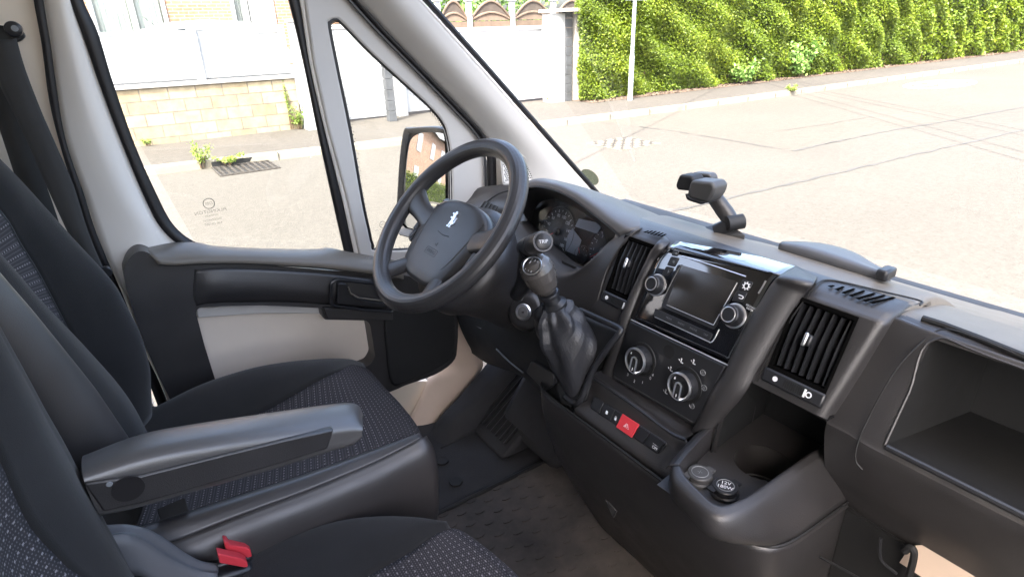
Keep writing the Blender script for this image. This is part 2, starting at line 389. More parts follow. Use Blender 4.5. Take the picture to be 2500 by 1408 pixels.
def cr(pts, n, closed=False):
    """a Catmull-Rom curve through the points, n steps per span"""
    P = [Vector(p) for p in pts]; L = len(P); out = []
    if L == 2 and not closed: return [P[0].lerp(P[1], i / n) for i in range(n + 1)]
    for i in range(L if closed else L - 1):
        p1, p2 = P[i], P[(i + 1) % L]
        p0 = P[i - 1] if (i or closed) else p1 * 2 - p2
        p3 = P[(i + 2) % L] if (closed or i < L - 2) else p2 * 2 - p1
        for k in range(n):
            t = k / n
            out.append(0.5 * ((2 * p1) + (p2 - p0) * t + (2 * p0 - 5 * p1 + 4 * p2 - p3) * t * t + (3 * p1 - p0 - 3 * p2 + p3) * t ** 3))
    if not closed: out.append(P[-1])
    return out
def patch(name, rows, mt, parent=None, su=5, sv=5, solid=0.004, skip=None, sharp=60, lin_v=False, lin_u=False, disp=None, bevel=0):
    """a smooth sheet through a grid of points (rows of equal length), with uv in metres"""
    R = [cr(r, su) if not lin_u else [a for a in r] for r in rows]
    cols = list(zip(*R))
    Cc = [cr(c, sv) if not lin_v else list(c) for c in cols]
    G = list(zip(*Cc)); nv, nu = len(G), len(G[0])
    if disp: G = [[disp(Vector(p), i / max(1, nv - 1), j / max(1, nu - 1)) for j, p in enumerate(g)] for i, g in enumerate(G)]
    vs = [tuple(p) for g in G for p in g]; fs = []
    for i in range(nv - 1):
        for j in range(nu - 1):
            if skip and skip(i, j, G): continue
            fs.append((i * nu + j, i * nu + j + 1, (i + 1) * nu + j + 1, (i + 1) * nu + j))
    me = bpy.data.meshes.new(name); me.from_pydata(vs, [], fs); me.update()
    mid = nv // 2; midu = nu // 2
    u = [0.0]; v = [0.0]
    for j in range(1, nu): u.append(u[-1] + (Vector(G[mid][j]) - Vector(G[mid][j - 1])).length)
    for i in range(1, nv): v.append(v[-1] + (Vector(G[i][midu]) - Vector(G[i - 1][midu])).length)
    ul = me.uv_layers.new(name='uv')
    for lp in me.loops: ul.data[lp.index].uv = (u[lp.vertex_index % nu], v[lp.vertex_index // nu])
    return finish(name, me, mt, parent, sharp=sharp, solid=solid, bevel=bevel)
def roundpoly(pts, r, seg=5):
    """rounds the corners of a flat polygon; r a number or one per corner"""
    P = [Vector(p) for p in pts]; n = len(P); out = []
    for i, p in enumerate(P):
        ri = r[i] if isinstance(r, (list, tuple)) else r
        a, b = P[i - 1] - p, P[(i + 1) % n] - p
        if ri <= 0: out.append(p); continue
        d = min(ri, a.length * 0.48, b.length * 0.48); A = p + a.normalized() * d; B = p + b.normalized() * d
        for k in range(seg + 1):
            t = k / seg; out.append(A * (1 - t) ** 2 + p * 2 * t * (1 - t) + B * t * t)
    return out
def text(name, body, o, ex, ey, size, mt, parent=None, align='CENTER', lift=0.0004):
    c = bpy.data.curves.new('t', 'FONT'); c.body = body; c.size = size; c.align_x = align; c.align_y = 'CENTER'; c.resolution_u = 3
    ob = bpy.data.objects.new('t', c); COL.objects.link(ob); bpy.context.view_layer.update()
    me = bpy.data.meshes.new_from_object(ob.evaluated_get(bpy.context.evaluated_depsgraph_get()))
    bpy.data.objects.remove(ob); bpy.data.curves.remove(c)
    o, ex, ey = Vector(o), Vector(ex).normalized(), Vector(ey).normalized(); nz = ex.cross(ey)
    for v in me.vertices: v.co = o + ex * v.co.x + ey * v.co.y + nz * lift
    me.name = name
    return finish(name, me, mt, parent, sharp=0)
def leaves(pts, nrm, size, mt, name, parent=None, jitter=0.7, aspect=0.6, extra=None):
    """one mesh of many small folded leaves (two faces each); pts, nrm: n x 3 arrays"""
    n = len(pts); nrm = nrm + RNG.normal(size=(n, 3)) * jitter; nrm /= np.linalg.norm(nrm, axis=1)[:, None]
    a = RNG.normal(size=(n, 3)); a -= (a * nrm).sum(1)[:, None] * nrm; a /= np.linalg.norm(a, axis=1)[:, None]
    b = np.cross(nrm, a); s = (size if np.ndim(size) else np.full(n, size)) * RNG.uniform(0.7, 1.3, n)
    s = s[:, None]
    V = np.stack([pts - a * s * 0.5, pts + b * s * aspect * 0.5 + nrm * s * 0.08, pts + a * s * 0.5, pts - b * s * aspect * 0.5 + nrm * s * 0.08], 1).reshape(-1, 3)
    me = bpy.data.meshes.new(name); me.vertices.add(len(V)); me.vertices.foreach_set('co', V.ravel())
    idx = np.arange(n)[:, None] * 4 + np.array([0, 1, 2, 0, 2, 3])[None, :]
    me.loops.add(n * 6); me.loops.foreach_set('vertex_index', idx.ravel())
    me.polygons.add(n * 2); me.polygons.foreach_set('loop_start', np.arange(n * 2) * 3)
    me.update(calc_edges=True); me.validate()
    return finish(name, me, mt, parent, sharp=0)

# ================================================================== THE STREET
KB = [(-30, 8.85), (0.3, 8.65), (1.05, 8.61), (2.6, 8.45), (4.0, 8.32), (6.4, 8.12), (9.7, 7.95), (14.6, 7.90), (27, 7.87), (60, 7.9), (150, 8.0)]
def kerb_y(x):
    for (x0, y0), (x1, y1) in zip(KB, KB[1:]):
        if x0 <= x <= x1: return y0 + (y1 - y0) * (x - x0) / (x1 - x0)
    return KB[0][1]
def structure(name, mb, mt, **k):
    return setp(mb.build(name, mt, None, **k), kind='structure')
def sheet(name, poly, z, mt):
    b = MB(); b.add([(x, y, z) for x, y in poly], [tuple(range(len(poly)))]); return structure(name, b, mt, sharp=0)
sheet('ground', [(-300, -300), (300, -300), (300, 300), (-300, 300)], -0.012, PAVE)
sheet('road', [(-30, -6), (150, -6)] + [(x, y + 0.01) for x, y in reversed(KB)], 0.0, ASPHALT)
# older darker asphalt nearer to the van, beyond a sawn joint
sheet('old_road_surface', [(-20, -5.5), (60, -5.5), (60, 2.6), (14.48, 3.70), (9.93, 4.05), (7.71, 4.1), (7.83, 6.28), (7.66, kerb_y(7.66) - 0.02), (2.0, kerb_y(2.0) - 0.02), (-20, 8.6)], 0.004, ASPHALT_OLD)
def tar_line(name, pts, wd=0.03, z=0.008, mt=None):
    pts = [Vector((p[0], p[1], z)) for p in cr([(p[0], p[1], 0) for p in pts], 14)]
    L, Rr = [], []
    for i, p in enumerate(pts):
        t = (pts[min(i + 1, len(pts) - 1)] - pts[max(i - 1, 0)]).normalized(); nn = Vector((-t.y, t.x, 0))
        k = wd * random.uniform(0.25, 0.85) * 0.5; j = nn * random.uniform(-0.02, 0.02)
        L.append(p + nn * k + j); Rr.append(p - nn * k + j)
    b = MB(); b.loft([L, Rr], closed=False); return structure(name, b, mt or TAR, sharp=0)
tar_line('road_joint', [(7.66, 7.9), (7.83, 6.28), (7.71, 4.1)], 0.05)
tar_line('road_joint', [(7.71, 4.1), (9.93, 4.05), (14.48, 3.70), (30, 2.9)], 0.07)
tar_line('road_joint', [(0.5, 3.35), (3.2, 3.25), (5.35, 3.12), (7.2, 3.02), (9.2, 2.92), (11.32, 2.78), (20, 2.3)], 0.07)
tar_line('road_joint', [(9.0, 5.2), (10.2, 5.05), (11.5, 5.0)], 0.025)
# kerb: one long concrete edge standing 0.1 m over the road
loops = []
for i in range(len(KB)):
    x, y = KB[i]; loops.append([(x, y, -0.05), (x, y + 0.012, 0.10), (x, y + 0.16, 0.108), (x, y + 0.16, -0.05)])
structure('kerb', MB().loft(loops, closed=True, cap0=True, cap1=True), KERB, bevel=0.012)
xs = [k * 1.0 for k in range(-10, 40)]
jb = MB()
for x in xs:
    y = kerb_y(x); jb.bx(x - 0.006, x + 0.006, y - 0.003, y + 0.165, 0.0, 0.1105)
structure('kerb_joint', jb, TAR, sharp=0)
pv = [(x, y + 0.155) for x, y in KB] + [(150, 40), (-30, 40)]
sheet('pavement', pv, 0.10, PAVE)
sheet('hedge_bed', [(8.95, 9.62), (20, 9.62), (60, 9.7), (60, 11), (8.95, 11)], 0.108, SOIL)
# white 30 painted on the road in a ring
cx, cy, rx, ry = 18.1, 6.63, 1.42, 0.62
def ell(k, n=64): return [(cx + rx * k[0] * math.cos(2 * math.pi * i / n), cy + ry * k[1] * math.sin(2 * math.pi * i / n)) for i in range(n)]
o_, i_ = ell((1, 1)), ell((0.84, 0.78))
structure('road_marking', MB().loft([[(x, y, 0.006) for x, y in o_], [(x, y, 0.006) for x, y in i_]], closed=True), ROADPAINT, sharp=0)
t30 = text('road_marking', '30', (cx, cy, 0.006), (0.25, -0.97, 0), (0.97, 0.25, 0), 1.0, ROADPAINT)
for v in t30.data.vertices:
    d = v.co - Vector((cx, cy, 0.006)); v.co = Vector((cx + d.x * 2.1, cy + d.y * 0.78, 0.0064))
setp(t30, kind='structure')
sheet('pavement_cover', [(6.0, 8.22), (6.05, 8.7), (6.5, 8.75), (6.45, 8.25)], 0.1085, KERB)

# gully grate and manhole
g = thing('gully_grate', 'rusty slotted drain grate in the road against the kerb', 'drain grate', (1.47, 8.2, 0))
b = MB(); b.bx(1.10, 1.12, 7.88, 8.56, 0.006, 0.022); b.bx(1.84, 1.86, 7.88, 8.56, 0.006, 0.022); b.bx(1.12, 1.84, 7.88, 7.91, 0.006, 0.022); b.bx(1.12, 1.84, 8.53, 8.56, 0.006, 0.022)
b.build('frame', IRON, g)
b = MB()
for i in range(9):
    for j in range(5):
        x = 1.135 + i * 0.078; y = 7.93 + j * 0.12
        b.box((x + 0.035, y + 0.05, 0.016), (0.032, 0.10, 0.012), (0.97, 0.25, 0), (-0.25, 0.97, 0))
b.build('bars', IRON, g); 
b = MB(); b.bx(1.115, 1.845, 7.905, 8.535, 0.0055, 0.0075); b.build('pit', DARK, g)
b = MB(); b.bx(1.12, 1.95, 8.558, 8.585, 0.012, 0.085); b.build('kerb_inlet', DARK, g)
g = thing('manhole_cover', 'square cast iron manhole cover with a checker pattern in the road', 'manhole cover', (6.45, 6.08, 0))
b = MB(); b.bx(6.05, 6.85, 5.69, 6.46, 0.005, 0.012); b.build('plate', KERB, g)
b = MB()
for i in range(8):
    for j in range(8):
        if (i + j) % 2 == 0: b.bx(6.06 + i * 0.098, 6.06 + (i + 0.85) * 0.098, 5.70 + j * 0.094, 5.70 + (j + 0.85) * 0.094, 0.012, 0.017)
b.build('studs', IRON, g)

# garden wall with white board fence
g = thing('garden_wall', 'low buff block wall with grey coping under the white board fence', 'wall', (1.5, 10.8, 0.1))
b = MB(); b.bx(-3.0, 3.0, 10.72, 10.92, 0.05, 0.955); b.build('block_wall', BLOCKS, g)
b = MB(); b.bx(-3.0, 3.0, 10.68, 10.96, 0.957, 1.015); b.build('coping', COPING, g, bevel=0.008)
g = thing('board_fence', 'low white plastic board fence standing on the buff block wall', 'fence', (1.5, 10.85, 1.015))
for (x0, x1, zt) in ((-2.9, 1.50, 1.745), (1.60, 2.98, 1.795)):
    b = MB(); n = 6; h = (zt - 1.06) / n
    for i in range(n): b.bx(x0, x1, 10.83, 10.86, 1.05 + i * h, 1.05 + (i + 1) * h - 0.003)
    b.bx(x0, x1, 10.82, 10.87, zt - 0.03, zt + 0.02)
    b.build('board_panel', PVC, g)
b = MB(); b.bx(-2.9, 1.50, 10.822, 10.868, 1.016, 1.046); b.bx(1.60, 2.98, 10.822, 10.868, 1.016, 1.046); b.build('base_shade_strip', SLATE, g)  # shade line between boards and coping, put in as a dark strip
b = MB(); b.bx(1.48, 1.60, 10.76, 10.88, 1.016, 1.80); b.build('post', PVC, g, bevel=0.006)
b = MB(); b.bx(2.52, 2.86, 10.815, 10.828, 1.70, 1.735); b.build('name_plate', COPING, g)
g = thing('gate_pillar', 'white rendered gate pillar at the end of the buff block wall', 'gate pillar', (3.12, 10.5, 0.1))
b = MB(); b.bx(3.0, 3.24, 10.36, 10.66, 0.05, 1.84); b.build('shaft', PVC, g, bevel=0.006)
b = MB(); b.bx(2.98, 3.26, 10.34, 10.68, 1.842, 1.89); b.build('cap', CONCRETE, g, bevel=0.006)
def block_post(name, label, x, y, w, z1, cap=None):
    g = thing(name, label, 'post', (x, y, 0.1)); b = MB(); h = 0.19
    for i in range(int(z1 / h) + 1):
        zt = min(z1, 0.1 + (i + 1) * h - 0.008)
        if zt > 0.1 + i * h + 0.02: b.bx(x - w / 2, x + w / 2, y - w / 2, y + w / 2, 0.1 + i * h, zt)
    b.build('shaft', SLATE, g, bevel=0.004)
    if cap: c = MB(); c.bx(x - cap, x + cap, y - cap, y + cap, z1 + 0.002, z1 + 0.07); c.build('cap', CONCRETE, g, bevel=0.008)
    return g
block_post('block_post', 'slim dark grey block post beside the white gate, seen low through the small side window', 4.58, 10.36, 0.15, 1.9)
block_post('block_post', 'thin dark block post against the white gate pillar, partly hidden by the window bar', 3.31, 10.42, 0.10, 1.7)
block_post('block_post', 'dark grey block post with a wide pale cap, ending the long white gate', 8.86, 10.42, 0.17, 1.92, 0.30)
g = thing('gate_pillar', 'white rendered pillar between the long white gate and a dark block post', 'gate pillar', (8.55, 10.5, 0.1))
b = MB(); b.bx(8.40, 8.765, 10.36, 10.70, 0.05, 1.90); b.build('shaft', PVC, g, bevel=0.006)
b = MB(); b.bx(8.34, 8.55, 10.30, 10.75, 1.922, 1.985); b.build('cap', CONCRETE, g)
g = thing('concrete_post', 'narrow pale concrete post between the dark block post and the hedge', 'post', (9.08, 10.36, 0.1))
b = MB(); b.bx(9.01, 9.13, 10.30, 10.44, 0.09, 1.86); b.build('shaft', CONCRETE, g, bevel=0.006)
b = MB(); b.bx(9.0, 9.14, 10.29, 10.45, 1.862, 1.885); b.build('cap', CONCRETE, g)
def gate(label, x0, x1, z0, z1, y=11.0):
    g = thing('white_gate', label, 'gate', ((x0 + x1) / 2, y, 0.1))
    b = MB(); n = 9; h = (z1 - z0 - 0.16) / n
    for i in range(n): b.bx(x0 + 0.06, x1 - 0.06, y - 0.012, y + 0.012, z0 + 0.08 + i * h, z0 + 0.08 + (i + 1) * h - 0.002)
    b.build('board_panel', PVC, g)
    b = MB(); b.bx(x0, x0 + 0.062, y - 0.03, y + 0.03, z0, z1); b.bx(x1 - 0.062, x1, y - 0.03, y + 0.03, z0, z1); b.bx(x0 + 0.062, x1 - 0.062, y - 0.03, y + 0.03, z0, z0 + 0.08); b.bx(x0 + 0.062, x1 - 0.062, y - 0.03, y + 0.03, z1 - 0.08, z1)
    b.build('gate_frame', PVC, g, bevel=0.004)
    return g
gate('short white board gate between the wall pillar and the slim dark post', 3.28, 4.93, 0.13, 1.80)
gate('long white board gate between two dark block posts, seen past the windscreen pillar', 5.17, 8.66, 0.15, 1.68)
g = thing('white_post', 'white gate post just behind the slim dark block post', 'post', (5.05, 10.95, 0.1))
b = MB(); b.bx(4.95, 5.15, 10.85, 11.05, 0.08, 1.82); b.build('shaft', PVC, g, bevel=0.006)
b = MB(); b.bx(4.94, 5.16, 10.84, 11.06, 1.822, 1.85); b.build('cap', PVC, g)

# brown arched fence panels behind the long gate
g = thing('arched_fence', 'brown wooden fence of arched panels between white posts behind the long gate', 'fence', (9, 14, 0.1))
px_ = [5.6, 7.62, 8.52, 9.86, 11.25, 12.6]
for i, x in enumerate(px_[1:5]):
    b = MB(); b.bx(x - 0.06, x + 0.06, 13.94, 14.06, 0.05, 2.30); b.bx(x - 0.09, x + 0.09, 13.91, 14.09, 2.302, 2.35); b.build('post', PVC, g)
for x0, x1 in zip(px_, px_[1:]):
    b = MB(); n = 9
    for i in range(n): b.bx(x0 + 0.065, x1 - 0.065, 13.99, 14.01, 0.3 + i * 0.17, 0.3 + i * 0.17 + 0.165)
    b.build('board_panel', WOOD, g)
    arch = [(x0 + 0.065 + (x1 - x0 - 0.13) * t, 14.0, 1.90 + 0.40 * math.sin(math.pi * t)) for t in [k / 12 for k in range(13)]]
    b = MB(); b.tube(arch, 0.032, seg=6); arch2 = [(p[0], 14.0, 1.86 + 0.17 * math.sin(math.pi * k / 12)) for k, p in enumerate(arch)]
    b.tube(arch2, 0.03, seg=6); b.build('arched_rail', WOOD, g)
    b = MB(); b.prism(arch2 + arch[::-1], (0, 0.012, 0)); b.build('arched_board', WOOD_DARK, g)
    b = MB(); b.prism([(x0 + 0.065, 13.992, 1.84), (x1 - 0.065, 13.992, 1.84)] + arch2[::-1], (0, 0.014, 0)); b.build('arched_board', WOOD, g)
g = thing('garden_bush', 'green garden bush showing behind the arched brown fence', 'bush', (9.5, 16, 0.1))
n = 6000; gp_ = np.stack([RNG.uniform(6.6, 12.8, n), 15.6 + np.abs(RNG.normal(size=n)) * 0.5, RNG.uniform(0.6, 3.4, n)], 1)
leaves(gp_, np.tile(np.array([[0.0, -0.8, 0.6]]), (n, 1)), 0.14, SHRUBLEAF, 'foliage', g)
b = MB(); b.tube([(9.5, 16.3, 0.05), (9.5, 16.3, 2.4)], 0.08, seg=8); b.tube([(7.5, 16.3, 0.05), (7.6, 16.3, 2.4)], 0.06, seg=8); b.tube([(11.5, 16.3, 0.05), (11.4, 16.3, 2.4)], 0.06, seg=8); b.build('stem', STEM, g)
# lamp post
g = thing('lamp_post', 'slim galvanised steel post on the pavement in front of the hedge', 'post', (9.86, 9.42, 0.1))
b = MB(); b.lathe((9.86, 9.42, 0.1), (0, 0, 1), [(0, 0.056), (0.9, 0.054), (0.98, 0.040), (5.5, 0.034)], 16); b.build('shaft', ZINC, g)
b = MB(); b.bx(9.55, 10.17, 9.37, 9.375, 2.10, 2.38); b.build('sign_plate', ZINC, g)
# hedge
g = thing('hedge', 'tall clipped green hedge along the far pavement', 'hedge', (20, 10.4, 0.1))
b = MB(); b.bx(9.85, 60, 10.42, 11.2, 0.16, 2.75); b.build('core', DARKGREEN, g)
def hed(n, x0, x1, sz, z0=0.12, z1=2.85):
    x = RNG.uniform(x0, x1, n); z = z0 + (z1 - z0) * RNG.uniform(0, 1, n) ** 0.95
    off = 0.10 * np.sin(x * 2.3 + 1.3 * np.sin(z * 2.1)) + 0.07 * np.sin(x * 5.1 + z * 4.3) + 0.06 * np.sin(z * 7.7 + x * 3.1)
    y = 9.90 + off + np.abs(RNG.normal(size=n)) * 0.16 + 0.06 * np.clip((0.55 - z) / 0.45, 0, 1)
    x = x + 0.35 * np.clip(9.3 - x, 0, 1) * 0
    return np.stack([x, y, z], 1), np.tile(np.array([[0.0, -0.8, 0.6]]), (n, 1)), sz
P1, N1, _ = hed(70000, 8.75, 14, 0)
P2, N2, _ = hed(56000, 14, 24, 0)
P3, N3, _ = hed(36000, 24, 50, 0)
n4 = 5000
ye = RNG.uniform(9.92, 11.2, n4); PE = np.stack([8.84 + 0.66 * (ye - 9.9) + np.abs(RNG.normal(size=n4)) * 0.10, ye, RNG.uniform(0.15, 2.85, n4)], 1)
keep = P1[:, 0] > 8.80 + 0.66 * (P1[:, 1] - 9.9) + 0.05 * np.sin(P1[:, 2] * 6); P1 = P1[keep]; N1 = N1[keep]
NE = np.tile(np.array([[-0.8, -0.3, 0.5]]), (n4, 1))
leaves(np.concatenate([P1, P2, P3, PE]), np.concatenate([N1, N2, N3, NE]), np.concatenate([np.full(len(P1), 0.052), np.full(56000, 0.074), np.full(36000, 0.125), np.full(n4, 0.06)]), LEAF, 'foliage', g)
b = MB()
for i in range(90):
    x = 9.1 + i * 0.28 + random.uniform(-0.1, 0.1); b.tube([(x, 10.2, 0.08), (x + random.uniform(-0.1, 0.1), 10.2 + random.uniform(-0.08, 0.05), 0.6)], random.uniform(0.012, 0.022), seg=5)
b.build('stems', STEM, g)
n = 2600
lp = np.stack([RNG.uniform(9.0, 40, n), 9.62 + RNG.uniform(0, 0.5, n), np.full(n, 0.118)], 1)
setp(leaves(lp, np.tile(np.array([[0, 0, 1.0]]), (n, 1)), 0.06, SOIL, 'leaf_litter', None, jitter=0.3), kind='stuff')
def clump(name, label, cat, c, r, h, n, sz, mt, group=None):
    c = Vector(c); g = thing(name, label, cat, c, group); b = MB()
    pts = []; nr = []
    for k in range(max(5, n // 40)):
        a = random.uniform(0, 6.28); rr = r * random.uniform(0.3, 1); tip = c + Vector((math.cos(a) * rr, math.sin(a) * rr * 0.8, h * random.uniform(0.5, 1)))
        b.tube([c + Vector((math.cos(a) * 0.03, math.sin(a) * 0.03, -0.005)), c.lerp(tip, 0.5) + Vector((0, 0, h * 0.1)), tip], [0.006, 0.004, 0.002], seg=5)
        for q in range(40):
            t = random.uniform(0.25, 1.05); p = c.lerp(tip, t) + Vector((random.gauss(0, r * 0.13), random.gauss(0, r * 0.13), random.gauss(0, h * 0.06) + 0.02)); pts.append(p[:]); nr.append((math.cos(a) * 0.4, math.sin(a) * 0.4 - 0.3, 0.8))
    b.build('stem', STEM, g)
    leaves(np.array(pts), np.array(nr), sz, mt, 'foliage', g)
clump('shrub', 'pale green leafy shrub in front of the hedge, the smaller one nearer the lamp post', 'shrub', (14.3, 9.75, 0.1), 0.42, 0.62, 420, 0.10, SHRUBLEAF)
clump('shrub', 'pale green leafy shrub in front of the hedge, the larger one farther along', 'shrub', (16.9, 9.78, 0.1), 0.55, 0.95, 600, 0.12, SHRUBLEAF)
clump('weed', 'straggly green weed growing at the end of the buff wall by the white pillar', 'weed', (2.92, 10.62, 0.1), 0.24, 0.42, 260, 0.045, WEEDLEAF)
clump('weed', 'bright green weed growing from the kerb beside the drain grate', 'weed', (1.0, 8.62, 0.02), 0.20, 0.36, 260, 0.04, WEEDLEAF)
clump('weed', 'low green weed trailing over the kerb inlet above the drain grate', 'weed', (1.32, 8.52, 0.03), 0.22, 0.13, 200, 0.04, WEEDLEAF)
clump('weed', 'thin climbing weed on the face of the buff wall', 'weed', (2.80, 10.68, 0.12), 0.05, 0.80, 80, 0.035, WEEDLEAF)
clump('weed', 'tiny weed at the foot of the buff wall near the van door post', 'weed', (0.55, 10.66, 0.1), 0.10, 0.10, 60, 0.03, WEEDLEAF)
clump('weed', 'small weed in the kerb joint in front of the hedge', 'weed', (13.6, 7.9, 0.08), 0.16, 0.13, 80, 0.05, WEEDLEAF)
clump('weed', 'sparse weed at the foot of the white pillar by the long gate', 'weed', (8.45, 10.5, 0.1), 0.24, 0.16, 90, 0.045, WEEDLEAF)

# parked car behind the board fence (its roof shows over it)
g = thing('parked_car', 'pale parked car behind the white board fence, only its roof showing', 'car', (2.1, 13.6, 0.1))
def carloop(x, hw, z, n=14):
    return [(x, 13.6 + hw * math.cos(math.pi * k / (n - 1)), z) for k in range(n)]
body = []
for x, zl, zt, hw in ((-0.2, 0.4, 0.85, 0.70), (-0.1, 0.3, 1.05, 0.80), (0.6, 0.3, 1.12, 0.86), (2.1, 0.3, 1.14, 0.87), (3.5, 0.3, 1.10, 0.86), (4.1, 0.3, 1.0, 0.8), (4.2, 0.4, 0.75, 0.7)):
    body.append([(x, 13.6 - hw, zl), (x, 13.6 - hw, zt - 0.08), (x, 13.6 - hw + 0.06, zt), (x, 13.6 + hw - 0.06, zt), (x, 13.6 + hw, zt - 0.08), (x, 13.6 + hw, zl)])
MB().loft(body, cap0=True, cap1=True).build('body', CARPAINT, g, bevel=0.03)
cab = []
for x, zt, hw in ((0.55, 1.14, 0.74), (1.0, 1.80, 0.62), (1.4, 1.915, 0.60), (2.1, 1.965, 0.60), (2.8, 1.92, 0.60), (3.2, 1.83, 0.61), (3.8, 1.14, 0.72)):
    cab.append([(x, 13.6 - hw - 0.12, 1.12), (x, 13.6 - hw, zt - 0.07), (x, 13.6 - hw + 0.08, zt), (x, 13.6 + hw - 0.08, zt), (x, 13.6 + hw, zt - 0.07), (x, 13.6 + hw + 0.12, 1.12)])
MB().loft(cab, cap0=True, cap1=True).build('roof', CARPAINT, g)
b = MB(); b.prism([(1.35, 12.94, 1.22), (1.52, 12.972, 1.80), (2.1, 12.978, 1.845), (2.75, 12.972, 1.80), (3.2, 12.94, 1.22)], (0, 0.01, 0)); b.build('side_window', CARGLASS, g)
b = MB(); b.tube([(1.3, 13.6, 1.9), (1.15, 13.6, 2.05)], 0.006, seg=6); b.build('aerial', DARK, g)
wheel = MB(); wheel.lathe((0.65, 12.72, 0.42), (0, 1, 0), [(0, 0.2), (0.0, 0.31), (0.2, 0.31), (0.2, 0.2)], 24); w1 = wheel.build('wheel', DARK, g)
w2 = w1.copy(); COL.objects.link(w2); par(w2, g); w2.location = (2.75, 0, 0)

# brick house
g = thing('brick_house', 'orange brick house with white framed windows and door behind the parked car', 'house', (4, 17, 0.1))
def wallbox(b, x0, x1, z0, z1): b.bx(x0, x1, 17.0, 17.3, z0, z1)
b = MB(); wallbox(b, -8, 0.40, 0, 6); wallbox(b, 0.40, 1.95, 0, 1.62); wallbox(b, 0.40, 1.95, 3.2, 6); wallbox(b, 1.95, 3.40, 0, 6); wallbox(b, 3.40, 4.45, 2.95, 6); wallbox(b, 4.45, 6.3, 0, 6); b.build('wall', BRICK, g)
def framed(name, x0, x1, z0, z1, muls, glassmat=CURTAIN, fw=0.09):
    b = MB(); b.bx(x0, x0 + fw, 16.97, 17.05, z0, z1); b.bx(x1 - fw, x1, 16.97, 17.05, z0, z1); b.bx(x0 + fw, x1 - fw, 16.97, 17.05, z0, z0 + fw); b.bx(x0 + fw, x1 - fw, 16.97, 17.05, z1 - fw, z1)
    for mx_ in muls: b.bx(mx_ - 0.06, mx_ + 0.06, 16.965, 17.05, z0 + fw, z1 - fw)
    f = b.build(name, PVC, g, bevel=0.006)
    p = MB(); p.bx(x0 + fw, x1 - fw, 17.06, 17.064, z0 + fw, z1 - fw); p.build('pane', GLASS, f)
    c = MB()
    ys = [17.10 + 0.02 * math.sin(k * 1.3) for k in range(60)]
    c.loft([[(x0 + fw + (x1 - x0 - 2 * fw) * k / 59, ys[k], z0) for k in range(60)], [(x0 + fw + (x1 - x0 - 2 * fw) * k / 59, ys[k], z1) for k in range(60)]], closed=False); c.build('curtain', glassmat, f)
    return f
f = framed('window', 0.40, 1.95, 1.62, 3.2, [1.24])
f = framed('door', 3.40, 4.45, 0.15, 2.95, [3.74, 4.3], PVC)
b = MB(); b.bx(3.83, 4.24, 16.95, 17.0, 0.3, 2.8); b.build('door_leaf', PVC, f)
b = MB(); b.bx(0.3, 2.05, 16.92, 17.05, 1.56, 1.618); b.build('sill', CONCRETE, g, bevel=0.006)
r = MB(); r.prism([(-8.3, 16.6, 5.9), (-8.3, 20.5, 9.0), (-8.3, 24.5, 5.9)], (14.9, 0, 0)); r.build('roof', SLATE, g)
b = MB(); b.bx(-8, 6.3, 17.3, 24, 0, 5.9); b.build('rear_wall', BRICK, g)

# the terrace behind the van, seen only in the wing mirror
def mirror_house(label, x, y):
    g = thing('terraced_house', label, 'house', (x, y, 0))
    b = MB(); b.bx(x - 8, x + 8, y, y + 7, 0, 5.4); b.build('wall', BRICK, g)
    for dx in (-6, -2.4, 0.6, 4.0, 6.6):
        for z in (1.0, 3.4):
            b = MB(); b.bx(x + dx - 0.5, x + dx + 0.5, y - 0.04, y, z, z + 1.3); b.build('window', PVC, g)
    b = MB(); b.bx(x + 8, x + 8.04, y + 1.0, y + 2.2, 3.2, 4.6); b.bx(x + 8, x + 8.04, y + 4.0, y + 5.2, 3.2, 4.6); b.build('window', PVC, g)
    b = MB(); b.prism([(x - 8.2, y - 0.4, 5.4), (x - 8.2, y + 3.5, 8), (x - 8.2, y + 7.4, 5.4)], (16.4, 0, 0)); b.build('roof', SLATE, g)
mirror_house('red brick house seen in the wing mirror', -21, 12.5)
g = thing('garden_hedge', 'green garden hedge reflected in the wing mirror', 'hedge', (-15, 10.6, 0.1))
b = MB(); b.bx(-30, -9.2, 10.3, 10.8, 0.1, 1.5); b.build('core', DARKGREEN, g)
n = 14000
hp = np.stack([RNG.uniform(-30, -9.0, n), 10.25 + np.abs(RNG.normal(size=n)) * 0.1, RNG.uniform(0.1, 1.65, n)], 1)
leaves(hp, np.tile(np.array([[0.0, -0.8, 0.6]]), (n, 1)), 0.10, LEAF, 'foliage', g)
# overhead wires, above the picture: their shadows cross the road
def wire(label, a, b, H=6.2):
    k = -H / SUN_DIR.z
    A, B = Vector((a[0], a[1], 0)), Vector((b[0], b[1], 0)); d = (B - A).normalized()
    A = A - d * 14 - SUN_DIR * k; B = B + d * 14 - SUN_DIR * k
    mb_ = MB(); mb_.tube([A, A.lerp(B, 0.25) - Vector((0, 0, 0.1)), A.lerp(B, 0.5) - Vector((0, 0, 0.14)), A.lerp(B, 0.75) - Vector((0, 0, 0.1)), B], 0.021, seg=6)
    setp(mb_.build('overhead_cable', DARK), 'black overhead cable strung across the street above the view', 'cable', 'overhead cables')
wire('', (15.23, 8.26), (11.61, 2.77)); wire('', (14.9, 8.26), (11.2, 2.75)); wire('', (13.82, 7.45), (9.72, 2.16)); wire('', (13.4, 7.45), (9.4, 2.3)); wire('', (7.88, 6.97), (5.24, 5.61))

